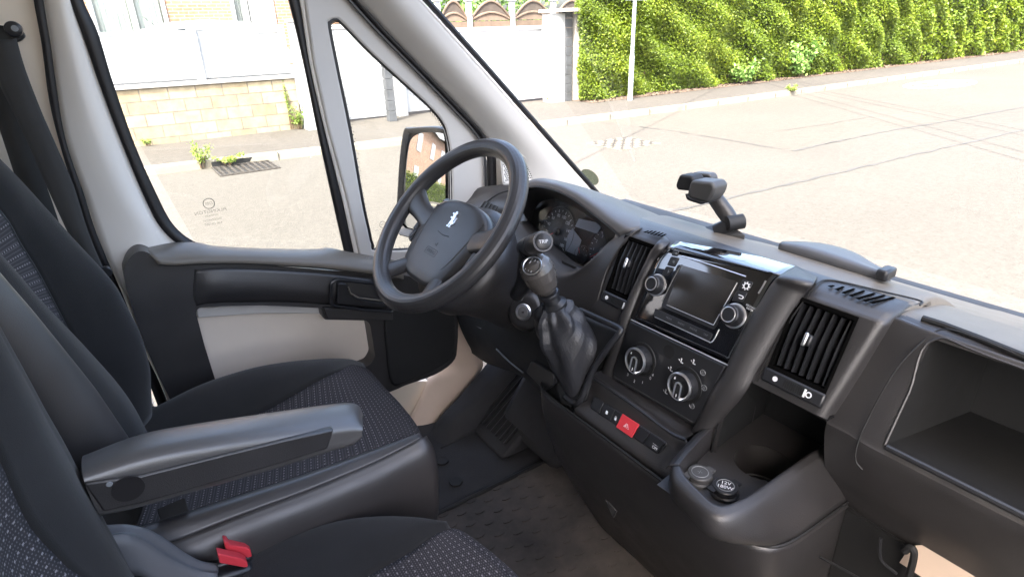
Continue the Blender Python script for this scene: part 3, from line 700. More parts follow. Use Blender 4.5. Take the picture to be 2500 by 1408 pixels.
# ================================================================== THE VAN CAB
van = thing('van', 'white van seen from inside its cab: black dashboard, steering wheel and dark fabric seats', 'van', (0, 0, 0.6))
FZ = 0.60
def Y(pts, y): return [at(px, py, y=y) for px, py in pts]
def X(pts, x): return [at(px, py, x=x) for px, py in pts]
def Z(pts, z): return [at(px, py, z=z) for px, py in pts]
def strip(name, A, B, mt, parent, sub=6, solid=0.01, mid=None):
    rows = [A, B] if mid is None else [A, mid, B]
    return patch(name, rows, mt, parent, su=sub, sv=4 if mid else 1, solid=solid, lin_v=mid is None)

# ---- shell: roof, bulkhead, far side (out of frame; they shade the cab)
b = MB(); b.bx(-1.0, 0.62, -0.98, 0.98, 2.16, 2.24); b.build('roof', HEADLINER, van)
b = MB(); b.bx(-0.92, 0.57, 0.865, 0.975, 1.84, 2.16); b.build('roof_rail', GREYTRIM, van, bevel=.01)
b = MB(); b.bx(-1.0, -0.92, -0.98, 0.98, 0.55, 2.16); b.build('bulkhead', HEADLINER, van)
b = MB(); b.prism([(-0.92, -0.93, 0.5), (1.0, -0.93, 0.5), (1.0, -0.93, 1.15), (0.62, -0.93, 1.60), (0.1, -0.93, 2.16), (-0.92, -0.93, 2.16)], (0, -0.05, 0), holes=[[(-0.35, -0.93, 1.22), (0.80, -0.93, 1.14), (0.10, -0.93, 2.02), (-0.35, -0.93, 2.02)]]); b.build('passenger_door', PLASTIC, van)
b = MB(); b.bx(1.20, 1.268, -0.9, 0.74, 1.10, 1.171); b.build('windscreen_cowl', SEAL, van)
b = MB(); b.bx(-0.92, 1.3, -0.97, 0.93, 0.52, 0.585); b.build('underbody', DARK, van)
b = MB(); b.prism([(1.20, -0.9, 0.58), (1.24, -0.9, 1.14), (1.20, -0.9, 1.14), (1.12, -0.9, 0.58)], (0, 1.8, 0)); b.build('firewall', DARK, van)

# ---- windscreen, A pillar
gl = [[(1.36, -0.86, 1.14), (1.44, -0.4, 1.13), (1.45, 0.0, 1.13), (1.44, 0.4, 1.13), (1.36, 0.80, 1.14)],
      [(0.98, -0.84, 1.62), (1.06, -0.4, 1.62), (1.08, 0.0, 1.62), (1.06, 0.4, 1.62), (0.98, 0.84, 1.62)],
      [(0.56, -0.82, 2.12), (0.62, -0.4, 2.14), (0.64, 0, 2.14), (0.62, 0.4, 2.14), (0.56, 0.82, 2.12)]]
ws = patch('windscreen', gl, GLASS, van, su=4, sv=4, solid=0)
# A pillar inner trim: windscreen edge (right in the photo) to the door seal
pR = Y([(935, -95), (1025, 0), (1100, 83), (1180, 172), (1260, 262), (1340, 352), (1400, 420), (1436, 460), (1475, 505)], 0.80)
pL = Y([(790, -70), (868, 3), (945, 86), (1048, 192), (1116, 262), (1172, 325), (1200, 380), (1203, 440), (1205, 520)], 0.865)
pM = [a.lerp(c, 0.45) + Vector((-0.012, -0.022, 0.0)) for a, c in zip(pR, pL)]
apil = strip('a_pillar', pR, pL, GREYTRIM, van, mid=pM, solid=0.006)
ps = Y([(938, -98), (1028, -3), (1103, 80), (1183, 169), (1263, 259), (1343, 349), (1403, 417), (1439, 457), (1478, 502)], 0.80)
b = MB(); b.tube(cr([p + Vector((0.010, 0.008, 0.004)) for p in ps], 6), 0.0075, seg=8); b.build('windscreen_seal', SEAL, van)
b = MB(); b.tube(cr([p + Vector((-0.001, -0.001, 0.0)) for p in pR], 6), 0.0035, seg=6); b.build('pillar_edge', PAINTED, apil)
# tweeter grille in the pillar foot
gp = Y([(1222, 388), (1265, 374), (1290, 390), (1312, 438), (1300, 446), (1228, 452)], 0.815)
ring = roundpoly(gp, 0.012)
tw = MB(); tw.tube(ring, 0.0022, seg=6, closed=True); twf = tw.build('speaker_grille', GREYTRIM, apil)
b = MB(); b.prism(roundpoly(Y([(1226, 391), (1264, 379), (1287, 393), (1307, 436), (1299, 442), (1231, 448)], 0.818), 0.01), (0, 0.003, 0)); b.build('grille_mesh', PAINTED, apil)
b = MB()
def inside(p, poly):
    c = False; n = len(poly)
    for i in range(n):
        (x1, z1), (x2, z2) = poly[i], poly[i - 1]
        if (z1 > p[1]) != (z2 > p[1]) and p[0] < (x2 - x1) * (p[1] - z1) / (z2 - z1) + x1: c = not c
    return c
pp = [(v.x, v.z) for v in Y([(1229, 394), (1263, 383), (1285, 396), (1302, 434), (1296, 439), (1235, 445)], 0.815)]
for i in range(30):
    for j in range(20):
        x = 0.87 + i * 0.0062 + (j % 2) * 0.0031; z = 1.235 + j * 0.0056
        if inside((x, z), pp): b.lathe((x, 0.8165, z), (0, 1, 0), [(0, 0.0019), (0.001, 0.0019)], 6, ref=(1, 0, 0))
b.build('grille_holes', DARK, apil)

# ---- B pillar side
bp_ = Y([(-260, -120), (70, -120), (84, 0), (102, 110), (119, 238), (143, 341), (184, 477), (214, 570), (262, 690), (302, 800), (350, 930), (395, 1040), (300, 1120), (-260, 1120)], 0.90)
bpil = MB().prism(bp_, (0, 0.05, 0)).build('b_pillar', CREAM, van)
sa = Y([(66, -120), (82, 0), (102, 110), (119, 238), (143, 341), (184, 477), (214, 570), (258, 668), (285, 740), (325, 850), (362, 930), (400, 1030)], 0.885)
sb = Y([(90, -120), (106, 0), (124, 110), (137, 205), (160, 341), (206, 477), (236, 570), (277, 668), (308, 740), (350, 850), (388, 930), (430, 1030)], 0.885)
strip('door_seal', sa, sb, SEAL, van, solid=0.008)

# ---- driver's door: its frame, seals, glass, trim
door = None
fa = Y([(92, -120), (108, 0), (126, 110), (139, 205), (162, 341), (208, 477), (238, 570), (279, 668), (310, 740), (352, 850), (390, 930), (432, 1030)], 0.893)
fm = Y([(140, -120), (150, 0), (172, 100), (205, 230), (248, 360), (300, 480), (345, 565), (352, 668), (368, 740), (400, 850), (420, 930), (450, 1030)], 0.872)
fb = Y([(150, -120), (178, 0), (212, 98), (252, 214), (303, 350), (357, 478), (396, 552), (452, 612), (470, 700), (480, 850), (490, 930), (500, 1030)], 0.893)
door = patch('driver_door', [fa, fm, fb], PAINTED, van, su=6, sv=5, solid=0.006)
wo = Y([(135, -120), (170, 0), (205, 95), (245, 211), (297, 348), (351, 477), (390, 552), (440, 598), (500, 612)], 0.882)
wi = Y([(168, -120), (202, 0), (238, 80), (276, 205), (330, 358), (383, 477), (420, 545), (462, 583), (510, 604)], 0.888)
strip('window_seal', wo, wi, SEAL, door, solid=0.005)
# bar between the two side windows: seal, body metal, trim
da = Y([(668, -120), (704, 0), (740, 150), (775, 320), (812, 490), (846, 640)], 0.885)
db = Y([(695, -120), (730, 0), (755, 155), (790, 310), (833, 480), (868, 640)], 0.885)
strip('window_seal', da, db, SEAL, door, solid=0.008)
dc = Y([(710, -120), (744, 0), (766, 155), (800, 310), (846, 480), (884, 640)], 0.881)
strip('door_frame', [p + Vector((0, -0.002, 0)) for p in db], dc, PAINTED, door, solid=0.006)
# quarter window surround: a ring of grey trim with a rounded three cornered opening
qo = Y([(706, -120), (744, 0), (766, 155), (800, 310), (846, 480), (886, 660), (1205, 660), (1201, 470), (1193, 400), (1168, 330), (1110, 264), (1040, 194), (938, 90), (860, 3), (780, -90)], 0.872)
qi_px = [(803, 70), (806, 52), (820, 46), (838, 58), (912, 134), (1039, 250), (1080, 297), (1095, 335), (1104, 400), (1106, 520), (1098, 585), (1070, 604), (925, 612), (908, 598), (899, 562), (883, 488), (855, 327), (827, 191)]
qi = cr(Y(qi_px, 0.872), 3, closed=True)
q = MB().prism(qo, (0, 0.02, 0), holes=[qi]).build('quarter_window_trim', GREYTRIM, door, bevel=0.006, bseg=3)
qi2 = cr(Y(qi_px, 0.880), 4, closed=True)
b = MB(); b.tube(qi2, 0.006, seg=6, closed=True); b.build('quarter_window_seal', SEAL, door)
b = MB(); b.prism(cr(Y(qi_px, 0.892), 3, closed=True), (0, 0.003, 0)); b.build('quarter_glass', GLASS, door)
# dotted black band on the quarter glass edge
b = MB(); loop = cr(Y(qi_px, 0.8915), 16, closed=True); cen = sum(loop, Vector()) / len(loop)
for i, p in enumerate(loop):
    for k in range(2):
        if (i + k) % 2: continue
        dvec = (cen - p).normalized(); c = p + dvec * (0.0075 + 0.0035 * k); s = 0.0011 if k == 0 else 0.0008
        b.box(c, (s * 2, 0.0006, s * 2))
b.build('glass_dots', SEAL, door)
gm = Y([(168, -160), (202, 0), (300, 280), (480, 598), (520, 640), (860, 640), (830, 480), (775, 240), (730, 0), (700, -160)], 0.892)
b = MB(); b.prism(gm, (0, 0.004, 0)); wgl = b.build('window_glass', GLASS, door)
# dark seal along the pillar between door frame and A pillar
s1 = Y([(782, -88), (858, 0), (936, 86), (1039, 191), (1107, 262), (1166, 326), (1188, 370), (1192, 420), (1193, 520)], 0.862)
s2 = Y([(800, -88), (880, 0), (952, 84), (1056, 190), (1122, 260), (1182, 322), (1205, 368), (1209, 420), (1210, 520)], 0.862)
strip('door_seal', s1, s2, SEAL, van, solid=0.012)
b = MB(); b.tube(cr([p + Vector((-0.010, -0.002, 0.004)) for p in s1], 5), 0.0035, seg=6); b.build('seal_lip', PLASTIC, door)

# glass marks (mirrored, read from outside)
def gmark(parent, px, py, y, s, lines, circ=True):
    o = at(px, py, y=y); ex = Vector((1, 0, 0)); ez = Vector((0, 0, 1))
    if circ:
        c = MB(); c.tube([o + Vector((math.cos(k * 0.314) * s * 1.5, 0, math.sin(k * 0.314) * s * 1.5)) for k in range(20)], s * 0.12, seg=4, closed=True); c.build('glass_mark', ETCH, parent)
        text('glass_mark', 'DBI', o, -ex, ez, s * 1.3, ETCH, parent)
    for i, (t, k) in enumerate(lines):
        text('glass_mark', t, o - ez * (s * 2.4 + i * s * 1.25), -ex, ez, s * k, ETCH, parent)
gmark(wgl, 510, 497, 0.8905, 0.0075, (('PILKINGTON', 1.5), ('TEMPERED', 0.8), ('TRANSPARENT', 0.8), ('43R-001087', 1.0)))
gmark(wgl, 934, 548, 0.8905, 0.0055, (('PILKINGTON', 1.3), ('TRANSPARENT', 0.8), ('43R-000197', 1.0)))

# door card
tr_o = [(303, 680), (306, 652), (317, 630), (333, 616), (352, 614), (374, 624), (400, 642), (480, 644), (600, 643), (800, 660), (960, 668), (1040, 690), (1112, 755), (1116, 850), (1104, 885), (1060, 915), (990, 940), (955, 955), (800, 1010), (560, 1080), (440, 1030), (420, 985), (370, 880), (328, 770)]
hole = [(478, 762), (484, 752), (500, 748), (640, 745), (785, 752), (790, 780), (895, 782), (904, 792), (916, 870), (905, 890), (880, 900), (700, 990), (548, 990), (525, 925), (500, 845)]
card = MB().prism(cr(Y(tr_o, 0.815), 3, closed=True), (0, 0.06, 0), holes=[roundpoly(Y(hole, 0.815), 0.008, 3)]).build('door_card', PLASTIC, door, bevel=0.018, bseg=4)
b = MB(); b.prism(Y([(455, 735), (940, 760), (940, 1060), (480, 1060)], 0.860), (0, 0.006, 0)); b.build('map_panel', BEIGE, card)
b = MB(); b.prism(roundpoly(Y([(478, 752), (640, 744), (792, 750), (792, 766), (640, 765), (484, 776)], 0.846), 0.004), (0, 0.012, 0)); b.build('pocket_lip', GREYTRIM, card, bevel=0.004)
# the sloping pad along the window sill
r0 = Y([(330, 610), (420, 594), (480, 593), (520, 601), (600, 606), (700, 609), (770, 609), (800, 606), (840, 614), (900, 625), (985, 640)], 0.885)
r1 = [p + Vector((0, -0.022, 0.004)) for p in r0]
r3 = Y([(372, 628), (425, 634), (480, 630), (520, 629), (600, 629), (700, 634), (770, 638), (800, 641), (840, 646), (900, 655), (985, 668)], 0.808)
r2 = [a.lerp(c, 0.55) + Vector((0, 0, 0.005)) for a, c in zip(r1, r3)]
r4 = Y([(388, 646), (430, 647), (480, 644), (520, 643), (600, 643), (700, 648), (770, 652), (800, 655), (840, 660), (900, 668), (985, 682)], 0.806)
r5 = [p + Vector((0, 0.012, -0.002)) for p in r4]
patch('sill_pad', [r0, r1, r2, r3, r4, r5], PADTOP, card, su=4, sv=4, solid=0.003, sharp=75)
b = MB(); b.tube(cr([p + Vector((0, -0.001, 0)) for p in r4], 4), 0.0016, seg=5); b.build('pad_seam', DARK, card)
# trough bulge of the card above the pocket
u0 = Y([(476, 660), (520, 655), (600, 655), (700, 660), (800, 668), (920, 682)], 0.812)
u1 = Y([(474, 700), (520, 690), (600, 690), (700, 695), (800, 702), (930, 716)], 0.806)
u2 = Y([(474, 728), (520, 718), (600, 716), (700, 716), (800, 722), (940, 735)], 0.807)
u3 = Y([(480, 746), (520, 738), (600, 736), (700, 736), (800, 742), (940, 755)], 0.816)
u0[0].y = u1[0].y = u2[0].y = u3[0].y = .8165
patch('pull_ledge', [u0, u1, u2, u3], PLASTIC, card, su=5, sv=4, solid=0.004, sharp=75)
# inner handle with its bezel
hb = roundpoly(Y([(808, 690), (822, 682), (900, 690), (960, 700), (960, 762), (880, 755), (808, 745)], 0.797), 0.012)
b = MB(); b.tube(hb, 0.0045, seg=8, closed=True); b.build('handle_bezel', SATIN, card)
b = MB(); b.prism(roundpoly(Y([(824, 690), (848, 692), (852, 708), (866, 726), (900, 736), (960, 742), (960, 752), (822, 742)], 0.793), 0.008), (0, 0.012, 0)); b.build('inner_handle', SATIN, card, bevel=0.003)
b = MB(); b.tube(Y([(850, 700), (856, 716), (876, 727), (910, 731), (960, 736)], 0.791), 0.002, seg=6); b.build('handle_edge', PADTOP, card)
b = MB(); b.prism(roundpoly(Y([(790, 752), (960, 758), (960, 782), (800, 778)], 0.800), 0.006), (0, 0.03, 0)); b.build('grab_block', PLASTIC, card, bevel=0.004)
# speaker end of the card, proud of the rest
b = MB(); b.prism(cr(Y([(946, 765), (1020, 742), (1090, 745), (1112, 775), (1112, 850), (1100, 880), (1060, 905), (1000, 930), (958, 938), (944, 850)], 0.806), 4, closed=True), (0, 0.012, 0)); b.build('speaker_panel', DARK, card, bevel=0.006)
text('lock_mark', 'LOCK', at(905, 632, y=0.84), (1, 0, -0.3), (0.3, 0.3, 1), 0.012, DIMMARK, card)

# wing mirror
ob = [(985, 318), (1000, 312), (1050, 309), (1080, 313), (1095, 325), (1098, 420), (1096, 520), (1080, 575), (975, 575), (968, 520), (971, 450), (976, 380)]
MIR_N = Vector((-0.94, -0.28, 0.18)).normalized(); MIR_C = np.array(at(1040, 430, y=1.16))
def MP(px, py, off=0.0):
    c = MIR_C + np.array(MIR_N) * off; r = ray(px, py); return Vector(CAM + r * (((c - CAM) @ np.array(MIR_N)) / (r @ np.array(MIR_N))))
lp0 = cr([MP(a, c, 0.012) for a, c in ob], 4, closed=True); cm = sum(lp0, Vector()) / len(lp0)
def sc(k, d): return [cm + (p - cm) * k - MIR_N * d for p in lp0]
gq = [(1004, 338), (1030, 324), (1066, 321), (1082, 335), (1086, 420), (1084, 510), (1070, 560), (985, 560), (981, 500), (987, 430), (994, 370)]
gl0 = cr([MP(a, c, 0.0) for a, c in gq], 4, closed=True); n0 = len(lp0); n1 = len(gl0)
cg = sum(gl0, Vector()) / n1
mo = MB().loft([sc(.88, .014), sc(.93, .002), sc(.98, -.001), sc(1.0, .004), sc(1.02, .03), sc(.96, .07), sc(.75, .11), sc(.4, .13)], cap1=True).build('wing_mirror', PLASTIC, van, sharp=50)
b = MB(); rings = []
for k in range(1, 9):
    rings.append([cg + (p - cg) * (k / 8) - MIR_N * (((p - cg) * (k / 8)).length_squared / 5.0) for p in gl0])
b.loft(rings, cap0=True); b.build('mirror_glass', MIRROR, mo, sharp=180)
b = MB(); b.tube([cm + Vector((0.05, -0.10, -0.13)), cm + Vector((0.03, -0.22, -0.16)), cm + Vector((0.0, -0.28, -0.18))], 0.035, seg=12); b.build('mirror_arm', PLASTIC, mo)

# tan inner body below the dash end, front of the door
k0 = [at(1098, 700, y=0.845), at(1120, 780, y=0.845), at(1150, 832, y=0.845), at(1172, 868, y=0.845), at(1176, 900, y=0.845), at(1130, 960, y=0.83), at(1075, 1020, y=0.81), at(1030, 1095, y=0.79)]
k1 = [at(1060, 690, y=0.89), at(1065, 790, y=0.89), at(1065, 850, y=0.89), at(1060, 890, y=0.89), at(1050, 910, y=0.88), at(1040, 938, y=0.86), at(1010, 1000, y=0.85), at(985, 1060, y=0.84)]
patch('kick_panel', [k0, [a.lerp(c, .5) + Vector((0, -0.006, 0)) for a, c in zip(k0, k1)], k1], TAN, van, su=5, sv=3, solid=0.004)
b = MB(); b.prism(Y([(930, 960), (1000, 930), (1045, 930), (1010, 1005), (1000, 1060), (950, 1060)], 0.872), (0, 0.02, 0)); b.build('door_sill', CREAM, van)

# ---- dashboard: the centre stack housing is one swept sheet with openings for the vents
def px_plane(z): return 0.709 + 0.45 * (z - 1.271)
NR, PR = (1, 0, -0.45), (0.709, 0, 1.271)
NC, PC = (1, 0, -0.2), (0.664, 0, 1.17)
def R_(px, py, off=0.0):      # a point on the radio face, off metres proud of it
    return atp(px, py, NR, (PR[0] - off * 1.09, 0, PR[2]))
def C_(px, py, off=0.0):
    return atp(px, py, NC, (PC[0] - off * 1.02, 0, PC[2]))
prof = [(1.30, 1.150), (1.15, 1.205), (1.00, 1.252), (0.90, 1.302), (0.85, 1.3215), (0.79, 1.3275), (0.765, 1.327), (0.748, 1.3245), (0.738, 1.320), (0.731, 1.3165), (px_plane(1.309), 1.309), (px_plane(1.27), 1.27), (px_plane(1.222), 1.222), (px_plane(1.19), 1.19), (0.664, 1.165), (0.656, 1.13), (0.648, 1.09), (0.646, 1.06)]
ysb = [0.218, 0.210, 0.186, 0.121, 0.114, 0.06, -0.03, -0.094, -0.105, -0.146, -0.222, -0.245, -0.258, -0.266, -0.270]
def edge_in(y, k):
    # rounds the ends of the housing and rounds the rails
    d = 0.0
    if y > 0.2: d = (y - 0.2) ** 2 * 12
    if y < -0.235: d = (-0.235 - y) ** 1.5 * 3.2
    return d
rows = []
for k, (x, z) in enumerate(prof):
    yr = -0.258 + min(1, max(0, (1.335 - z) / 0.145)) * 0.022 if k > 4 else -0.258
    r_ = []
    for i, y in enumerate(ysb):
        if i >= 11:
            y = (yr + 0.012, yr + 0.004, yr, yr - 0.002)[i - 11]; dx = (0.0, 0.002, 0.008, 0.05)[i - 11] if k > 4 else 0; dz = (0, -0.001, -0.004, -0.012 if k > 4 else -0.034)[i - 11]
        else: dx = edge_in(y, k) if k > 4 else 0; dz = -edge_in(y, k) * 0.3 if 3 < k < 11 else 0
        r_.append(Vector((x + dx, y, z + dz)))
    rows.append(r_)
def skipvent(i, j, G):
    c = (Vector(G[i][j]) + Vector(G[i + 1][j + 1])) / 2
    if c.z < 1.188 and c.y < -0.105 and c.x < 0.8: return True
    return c.x < 0.745 and 1.222 < c.z < 1.309 and (0.121 < c.y < 0.186 or -0.222 < c.y < -0.146)
# insert straight rows: linear in y so that vent edges stay straight
rows2 = [cr(list(r), 1) for r in rows]
dash = patch('dashboard', rows2, PLASTIC, van, su=1, sv=6, solid=0, skip=skipvent, lin_u=True)
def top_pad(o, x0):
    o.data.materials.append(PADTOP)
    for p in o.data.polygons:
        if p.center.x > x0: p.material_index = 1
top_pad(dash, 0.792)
# rails that stand proud on both sides of the radio
def rail(name, inner, outer, top, h, mt):
    A = inner; Bq = outer
    M_ = [a.lerp(c, 0.5) + Vector((-h, 0, h * 0.35)) for a, c in zip(A, Bq)]
    Q1 = [a.lerp(c, 0.12) + Vector((-h * 0.75, 0, h * 0.28)) for a, c in zip(A, Bq)]
    Q2 = [a.lerp(c, 0.85) + Vector((-h * 0.55, 0, h * 0.2)) for a, c in zip(A, Bq)]
    return patch(name, [A, Q1, M_, Q2, Bq], mt, dash, su=6, sv=4, solid=0.002)
ri = [at(1948, 650, x=0.80), R_(1910, 672), R_(1888, 692), R_(1859, 738), R_(1820, 800), R_(1778, 892), C_(1735, 965), C_(1702, 1035), C_(1690, 1060)]
ro = [at(1998, 672, x=0.80), R_(1988, 690), R_(1965, 718), R_(1930, 768), R_(1893, 830), R_(1850, 905), C_(1818, 960), C_(1775, 1010), C_(1745, 1045)]
rail('stack_rail', ri, ro, None, 0.013, PLASTIC)
li = [at(1665, 572, x=0.80), R_(1628, 600), R_(1600, 640), R_(1572, 700), R_(1540, 780), C_(1520, 845), C_(1497, 918), C_(1488, 945)]
lo_ = [at(1646, 566, x=0.80), R_(1612, 590), R_(1588, 625), R_(1556, 690), R_(1520, 770), C_(1498, 835), C_(1474, 905), C_(1462, 935)]
rail('stack_rail', lo_, li, None, 0.008, PLASTIC)
# air vents
def vent(label, y0, y1, z0, z1, n, knob_z):
    """y0 > y1: the left and right edge"""
    root = MB(); t = Vector((0.45, 0, 1)).normalized(); nn = Vector((-1, 0, 0.45)).normalized()
    def q(y, z, d=0): return Vector((px_plane(z), y, z)) + nn * d
    loop = [q(y0, z1), q(y1, z1), q(y1, z0), q(y0, z0)]
    outer = [q(y0 + .004, z1 + .005, .0016), q(y1 - .004, z1 + .005, .0016), q(y1 - .004, z0 - .005, .0016), q(y0 + .004, z0 - .005, .0016)]
    deep = [p - nn * 0.05 for p in loop]
    root.loft([outer, [p + nn * 0.0016 for p in loop], deep], cap1=True)
    v = root.build('air_vent', VOID, dash, sharp=30)
    if label: v['label'] = label
    for i in range(n):
        y = y0 + (y1 - y0) * (i + 0.5) / n
        s = MB(); c0 = q(y, z0 + 0.002, -0.003); c1 = q(y, z1 - 0.002, -0.003); mid = c0.lerp(c1, .5) + nn * 0.004
        path = cr([c0, mid, c1], 4); s.loft([[p + Vector((0, 0.0011, 0)), p + Vector((0, -0.0011, 0)), p + Vector((0, -0.0011 - 0.004, 0)) - nn * 0.022, p + Vector((0, 0.0011 - 0.004, 0)) - nn * 0.022] for p in path], cap0=True, cap1=True)
        s.build('slat', SATIN, v, sharp=30)
    c = q((y0 + y1) / 2 + 0.003, knob_z, 0.004)
    k = MB(); k.box(c, (0.010, 0.016, 0.010), (0, 1, 0), t, nn); kb = k.build('vent_slider', SATIN, v, bevel=0.003)
    k = MB(); k.box(c + nn * 0.005 + Vector((0, 0.003, 0)), (0.0055, 0.019, 0.004), (0, 1, 0), t, nn); k.build('slider_trim', CHROME, v, bevel=0.0018)
    # thumb wheel panel below
    zc = z0 - 0.014; c = q((y0 + y1) / 2, zc, 0.002)
    k = MB(); k.box(c, (abs(y1 - y0) + 0.012, 0.020, 0.006), (0, 1, 0), t, nn); k.build('wheel_plate', SATIN, v, bevel=0.004)
    k = MB(); cw = q((y0 + y1) / 2 - 0.002, zc, 0.003)
    for a in range(9): k.box(cw + Vector((0, -0.012 + a * 0.003, 0)), (0.0018, 0.011, 0.005), (0, 1, 0), t, nn)
    k.box(cw, (0.028, 0.009, 0.004), (0, 1, 0), t, nn); k.build('thumb_wheel', DARK, v)
    k = MB(); k.box(cw + Vector((0, -0.017, 0)), (0.0028, 0.011, 0.0052), (0, 1, 0), t, nn); k.build('symbol', WHITEMARK, v); k = MB()
    k.lathe(q((y0 + y1) / 2 + 0.024, zc, 0.005), nn, [(0, 0.0036), (0.0006, 0.0036)], 14); k.build('symbol', WHITEMARK, v); k = MB()
    lp = [q((y0 + y1) / 2 - 0.0245, zc, 0.0054) + (Vector((0, 1, 0)) * math.cos(a * .45) + t * math.sin(a * .45)) * 0.0034 for a in range(14)]
    k.tube(lp, 0.0009, seg=5, closed=True); k.build('symbol', WHITEMARK, v)
    return v
vent('narrower upright vent with a dark panel, beside the instrument cluster', 0.186, 0.121, 1.222, 1.309, 6, 1.272)
vent('upright vent to the right of the radio', -0.146, -0.222, 1.222, 1.309, 7, 1.268)
# demister grilles on the top edge
def slots(name, los, his, z, w):
    b = MB()
    for a, c in zip(los, his):
        A, B_ = at(*a, z=z), at(*c, z=z); d = (B_ - A).normalized(); n_ = Vector((-d.y, d.x, 0)) * w * .5
        b.prism([A + n_, B_ + n_ * .6, B_ - n_ * .6, A - n_], (0, 0, -0.0006))
    return b.build(name, VOID, dash, sharp=0)
slots('demister_grille', [(2025, 699), (2042, 707), (2059, 715), (2076, 722), (2093, 729), (2110, 734), (2127, 739)], [(2036, 696), (2060, 699), (2086, 704), (2110, 709), (2136, 715), (2160, 720), (2184, 725)], 1.3292, 0.0052)
slots('demister_grille', [(1573, 567), (1581, 569), (1589, 571), (1597, 573), (1605, 575), (1613, 577)], [(1583, 563), (1593, 563), (1602, 564), (1611, 566), (1619, 568), (1626, 571)], 1.3292, 0.0045)
b = MB(); b.tube(cr(Z([(1992, 694), (2012, 684), (2050, 687), (2140, 708), (2244, 733), (2246, 745)], 1.329), 6), 0.0012, seg=5); b.build('panel_seam', DARK, dash)
b = MB(); b.tube(cr([R_(1992, 692, .0005), R_(1975, 718, .0005), R_(1938, 768, .0005), R_(1900, 830, .0005), R_(1858, 905, .0005), R_(1848, 930, .0005)], 5), 0.0012, seg=5); b.build('panel_seam', DARK, dash)

# radio unit: gloss face bending over to the top
def lerp(a, c, t): return a + (c - a) * t
LE = [(1617, 615), (1593, 647), (1569, 709), (1540, 778)]; RE = [(1905, 673), (1888, 692), (1850, 760), (1777, 890)]
rows = [[at(lerp(1668, 1944, t), lerp(573.5, 650, t), x=0.79) for t in (0, .33, .66, 1)]]
rows[0] = [p + Vector((0, 0, 0.0)) for p in rows[0]]
lip = []; 
for t in (0, .33, .66, 1):
    p = R_(lerp(1640, 1907, t), lerp(600, 671, t), 0.004); lip.append(p)
mid1 = [a.lerp(c, 0.5) + Vector((0, 0, 0.0012)) for a, c in zip(rows[0], lip)]
fr = [rows[0], mid1, lip]
for (lx, ly), (rx_, ry_) in zip(LE, RE):
    fr.append([R_(lerp(lx, rx_, t), lerp(ly, ry_, t), 0.005) for t in (0, .33, .66, 1)])
radio = patch('radio', fr, GLOSS, van, su=6, sv=6, solid=0.002)
tR = Vector((0.45, 0, 1)).normalized(); nR = Vector((-1, 0, 0.45)).normalized(); yR = Vector((0, -1, 0))
b = MB(); b.prism(roundpoly([R_(1656, 645, .0055), R_(1806, 690, .0055), R_(1745, 805, .0055), R_(1615, 748, .0055)], 0.005), nR * 0.0015); b.build('screen_bezel', SATIN, radio)
b = MB(); b.prism([R_(1665, 647, .0072), R_(1798, 687, .0072), R_(1742, 791, .0072), R_(1627, 742, .0072)], nR * 0.0004); b.build('screen', SCREEN, radio, sharp=20)
b = MB(); b.tube([R_(1628, 744, .0075), R_(1742, 793, .0075), R_(1800, 690, .0075)], 0.0008, seg=5); b.tube([R_(1664, 646, .0075), R_(1644, 680, .0075), R_(1624, 720, .0075), R_(1616, 736, .0075)], 0.0008, seg=5); b.build('screen_edge', CHROME, radio)
b = MB(); b.tube([R_(1665, 625, .006), R_(1740, 648, .006), R_(1821, 675, .006)], 0.0011, seg=5); b.build('disc_slot', CHROME, radio)
b = MB(); b.tube(cr([R_(1599, 773, .0058), R_(1660, 801, .0058), R_(1731, 834, .0058)], 4) + cr([R_(1734, 836, .0058), R_(1742, 830, .0058), R_(1756, 804, .0058)], 4), 0.0010, seg=5)
b.tube([R_(1870, 685, .0058), R_(1862, 700, .0058), R_(1852, 716, .0058)], 0.0016, seg=5); b.build('chrome_trim', CHROME, radio)
b = MB(); b.prism(roundpoly([R_(1600, 752, .005), R_(1742, 815, .005), R_(1733, 833, .005), R_(1597, 772, .005)], 0.003), nR * 0.0016); bs = b.build('button_row', SATIN, radio, bevel=0.0006)
for i, s in enumerate(('MEDIA', 'RADIO', 'PHONE', 'TRIP')): text('lettering', s, R_(1633 + i * 30, 777 + i * 13.4, .0069), yR, tR, 0.0042, DIMMARK, bs)
def rbtn(quad, mark=None, mk=0.006):
    b = MB(); b.prism(roundpoly([R_(x, y, .005) for x, y in quad], 0.003), nR * 0.003); o = b.build('button', SATIN, radio, bevel=0.0008)
    c = sum((R_(x, y, .0084) for x, y in quad), Vector()) / 4
    if mark: mark(o, c, mk)
    return o
def m_gear(o, c, s):
    b = MB(); b.tube([c + (yR * math.cos(a * .52) + tR * math.sin(a * .52)) * s * .55 for a in range(12)], s * .13, seg=5, closed=True)
    for a in range(8): q = yR * math.cos(a * .785) + tR * math.sin(a * .785); b.box(c + q * s * .78, (s * .3, s * .22, .0006), q, nR.cross(q), nR)
    b.build('symbol', WHITEMARK, o)
def m_back(o, c, s):
    b = MB(); b.tube(cr([c + yR * -s * .7 + tR * s * .3, c + yR * s * .4 + tR * s * .3, c + yR * s * .7, c + yR * s * .4 - tR * s * .4, c - yR * s * .3 - tR * s * .4], 4), s * .12, seg=5); b.build('symbol', WHITEMARK, o)
def m_sun(o, c, s):
    b = MB()
    for a in range(4): q = yR * math.cos(a * .785) + tR * math.sin(a * .785); b.box(c, (s * .9, s * .14, .0006), q, nR.cross(q), nR)
    b.build('symbol', DIMMARK, o)
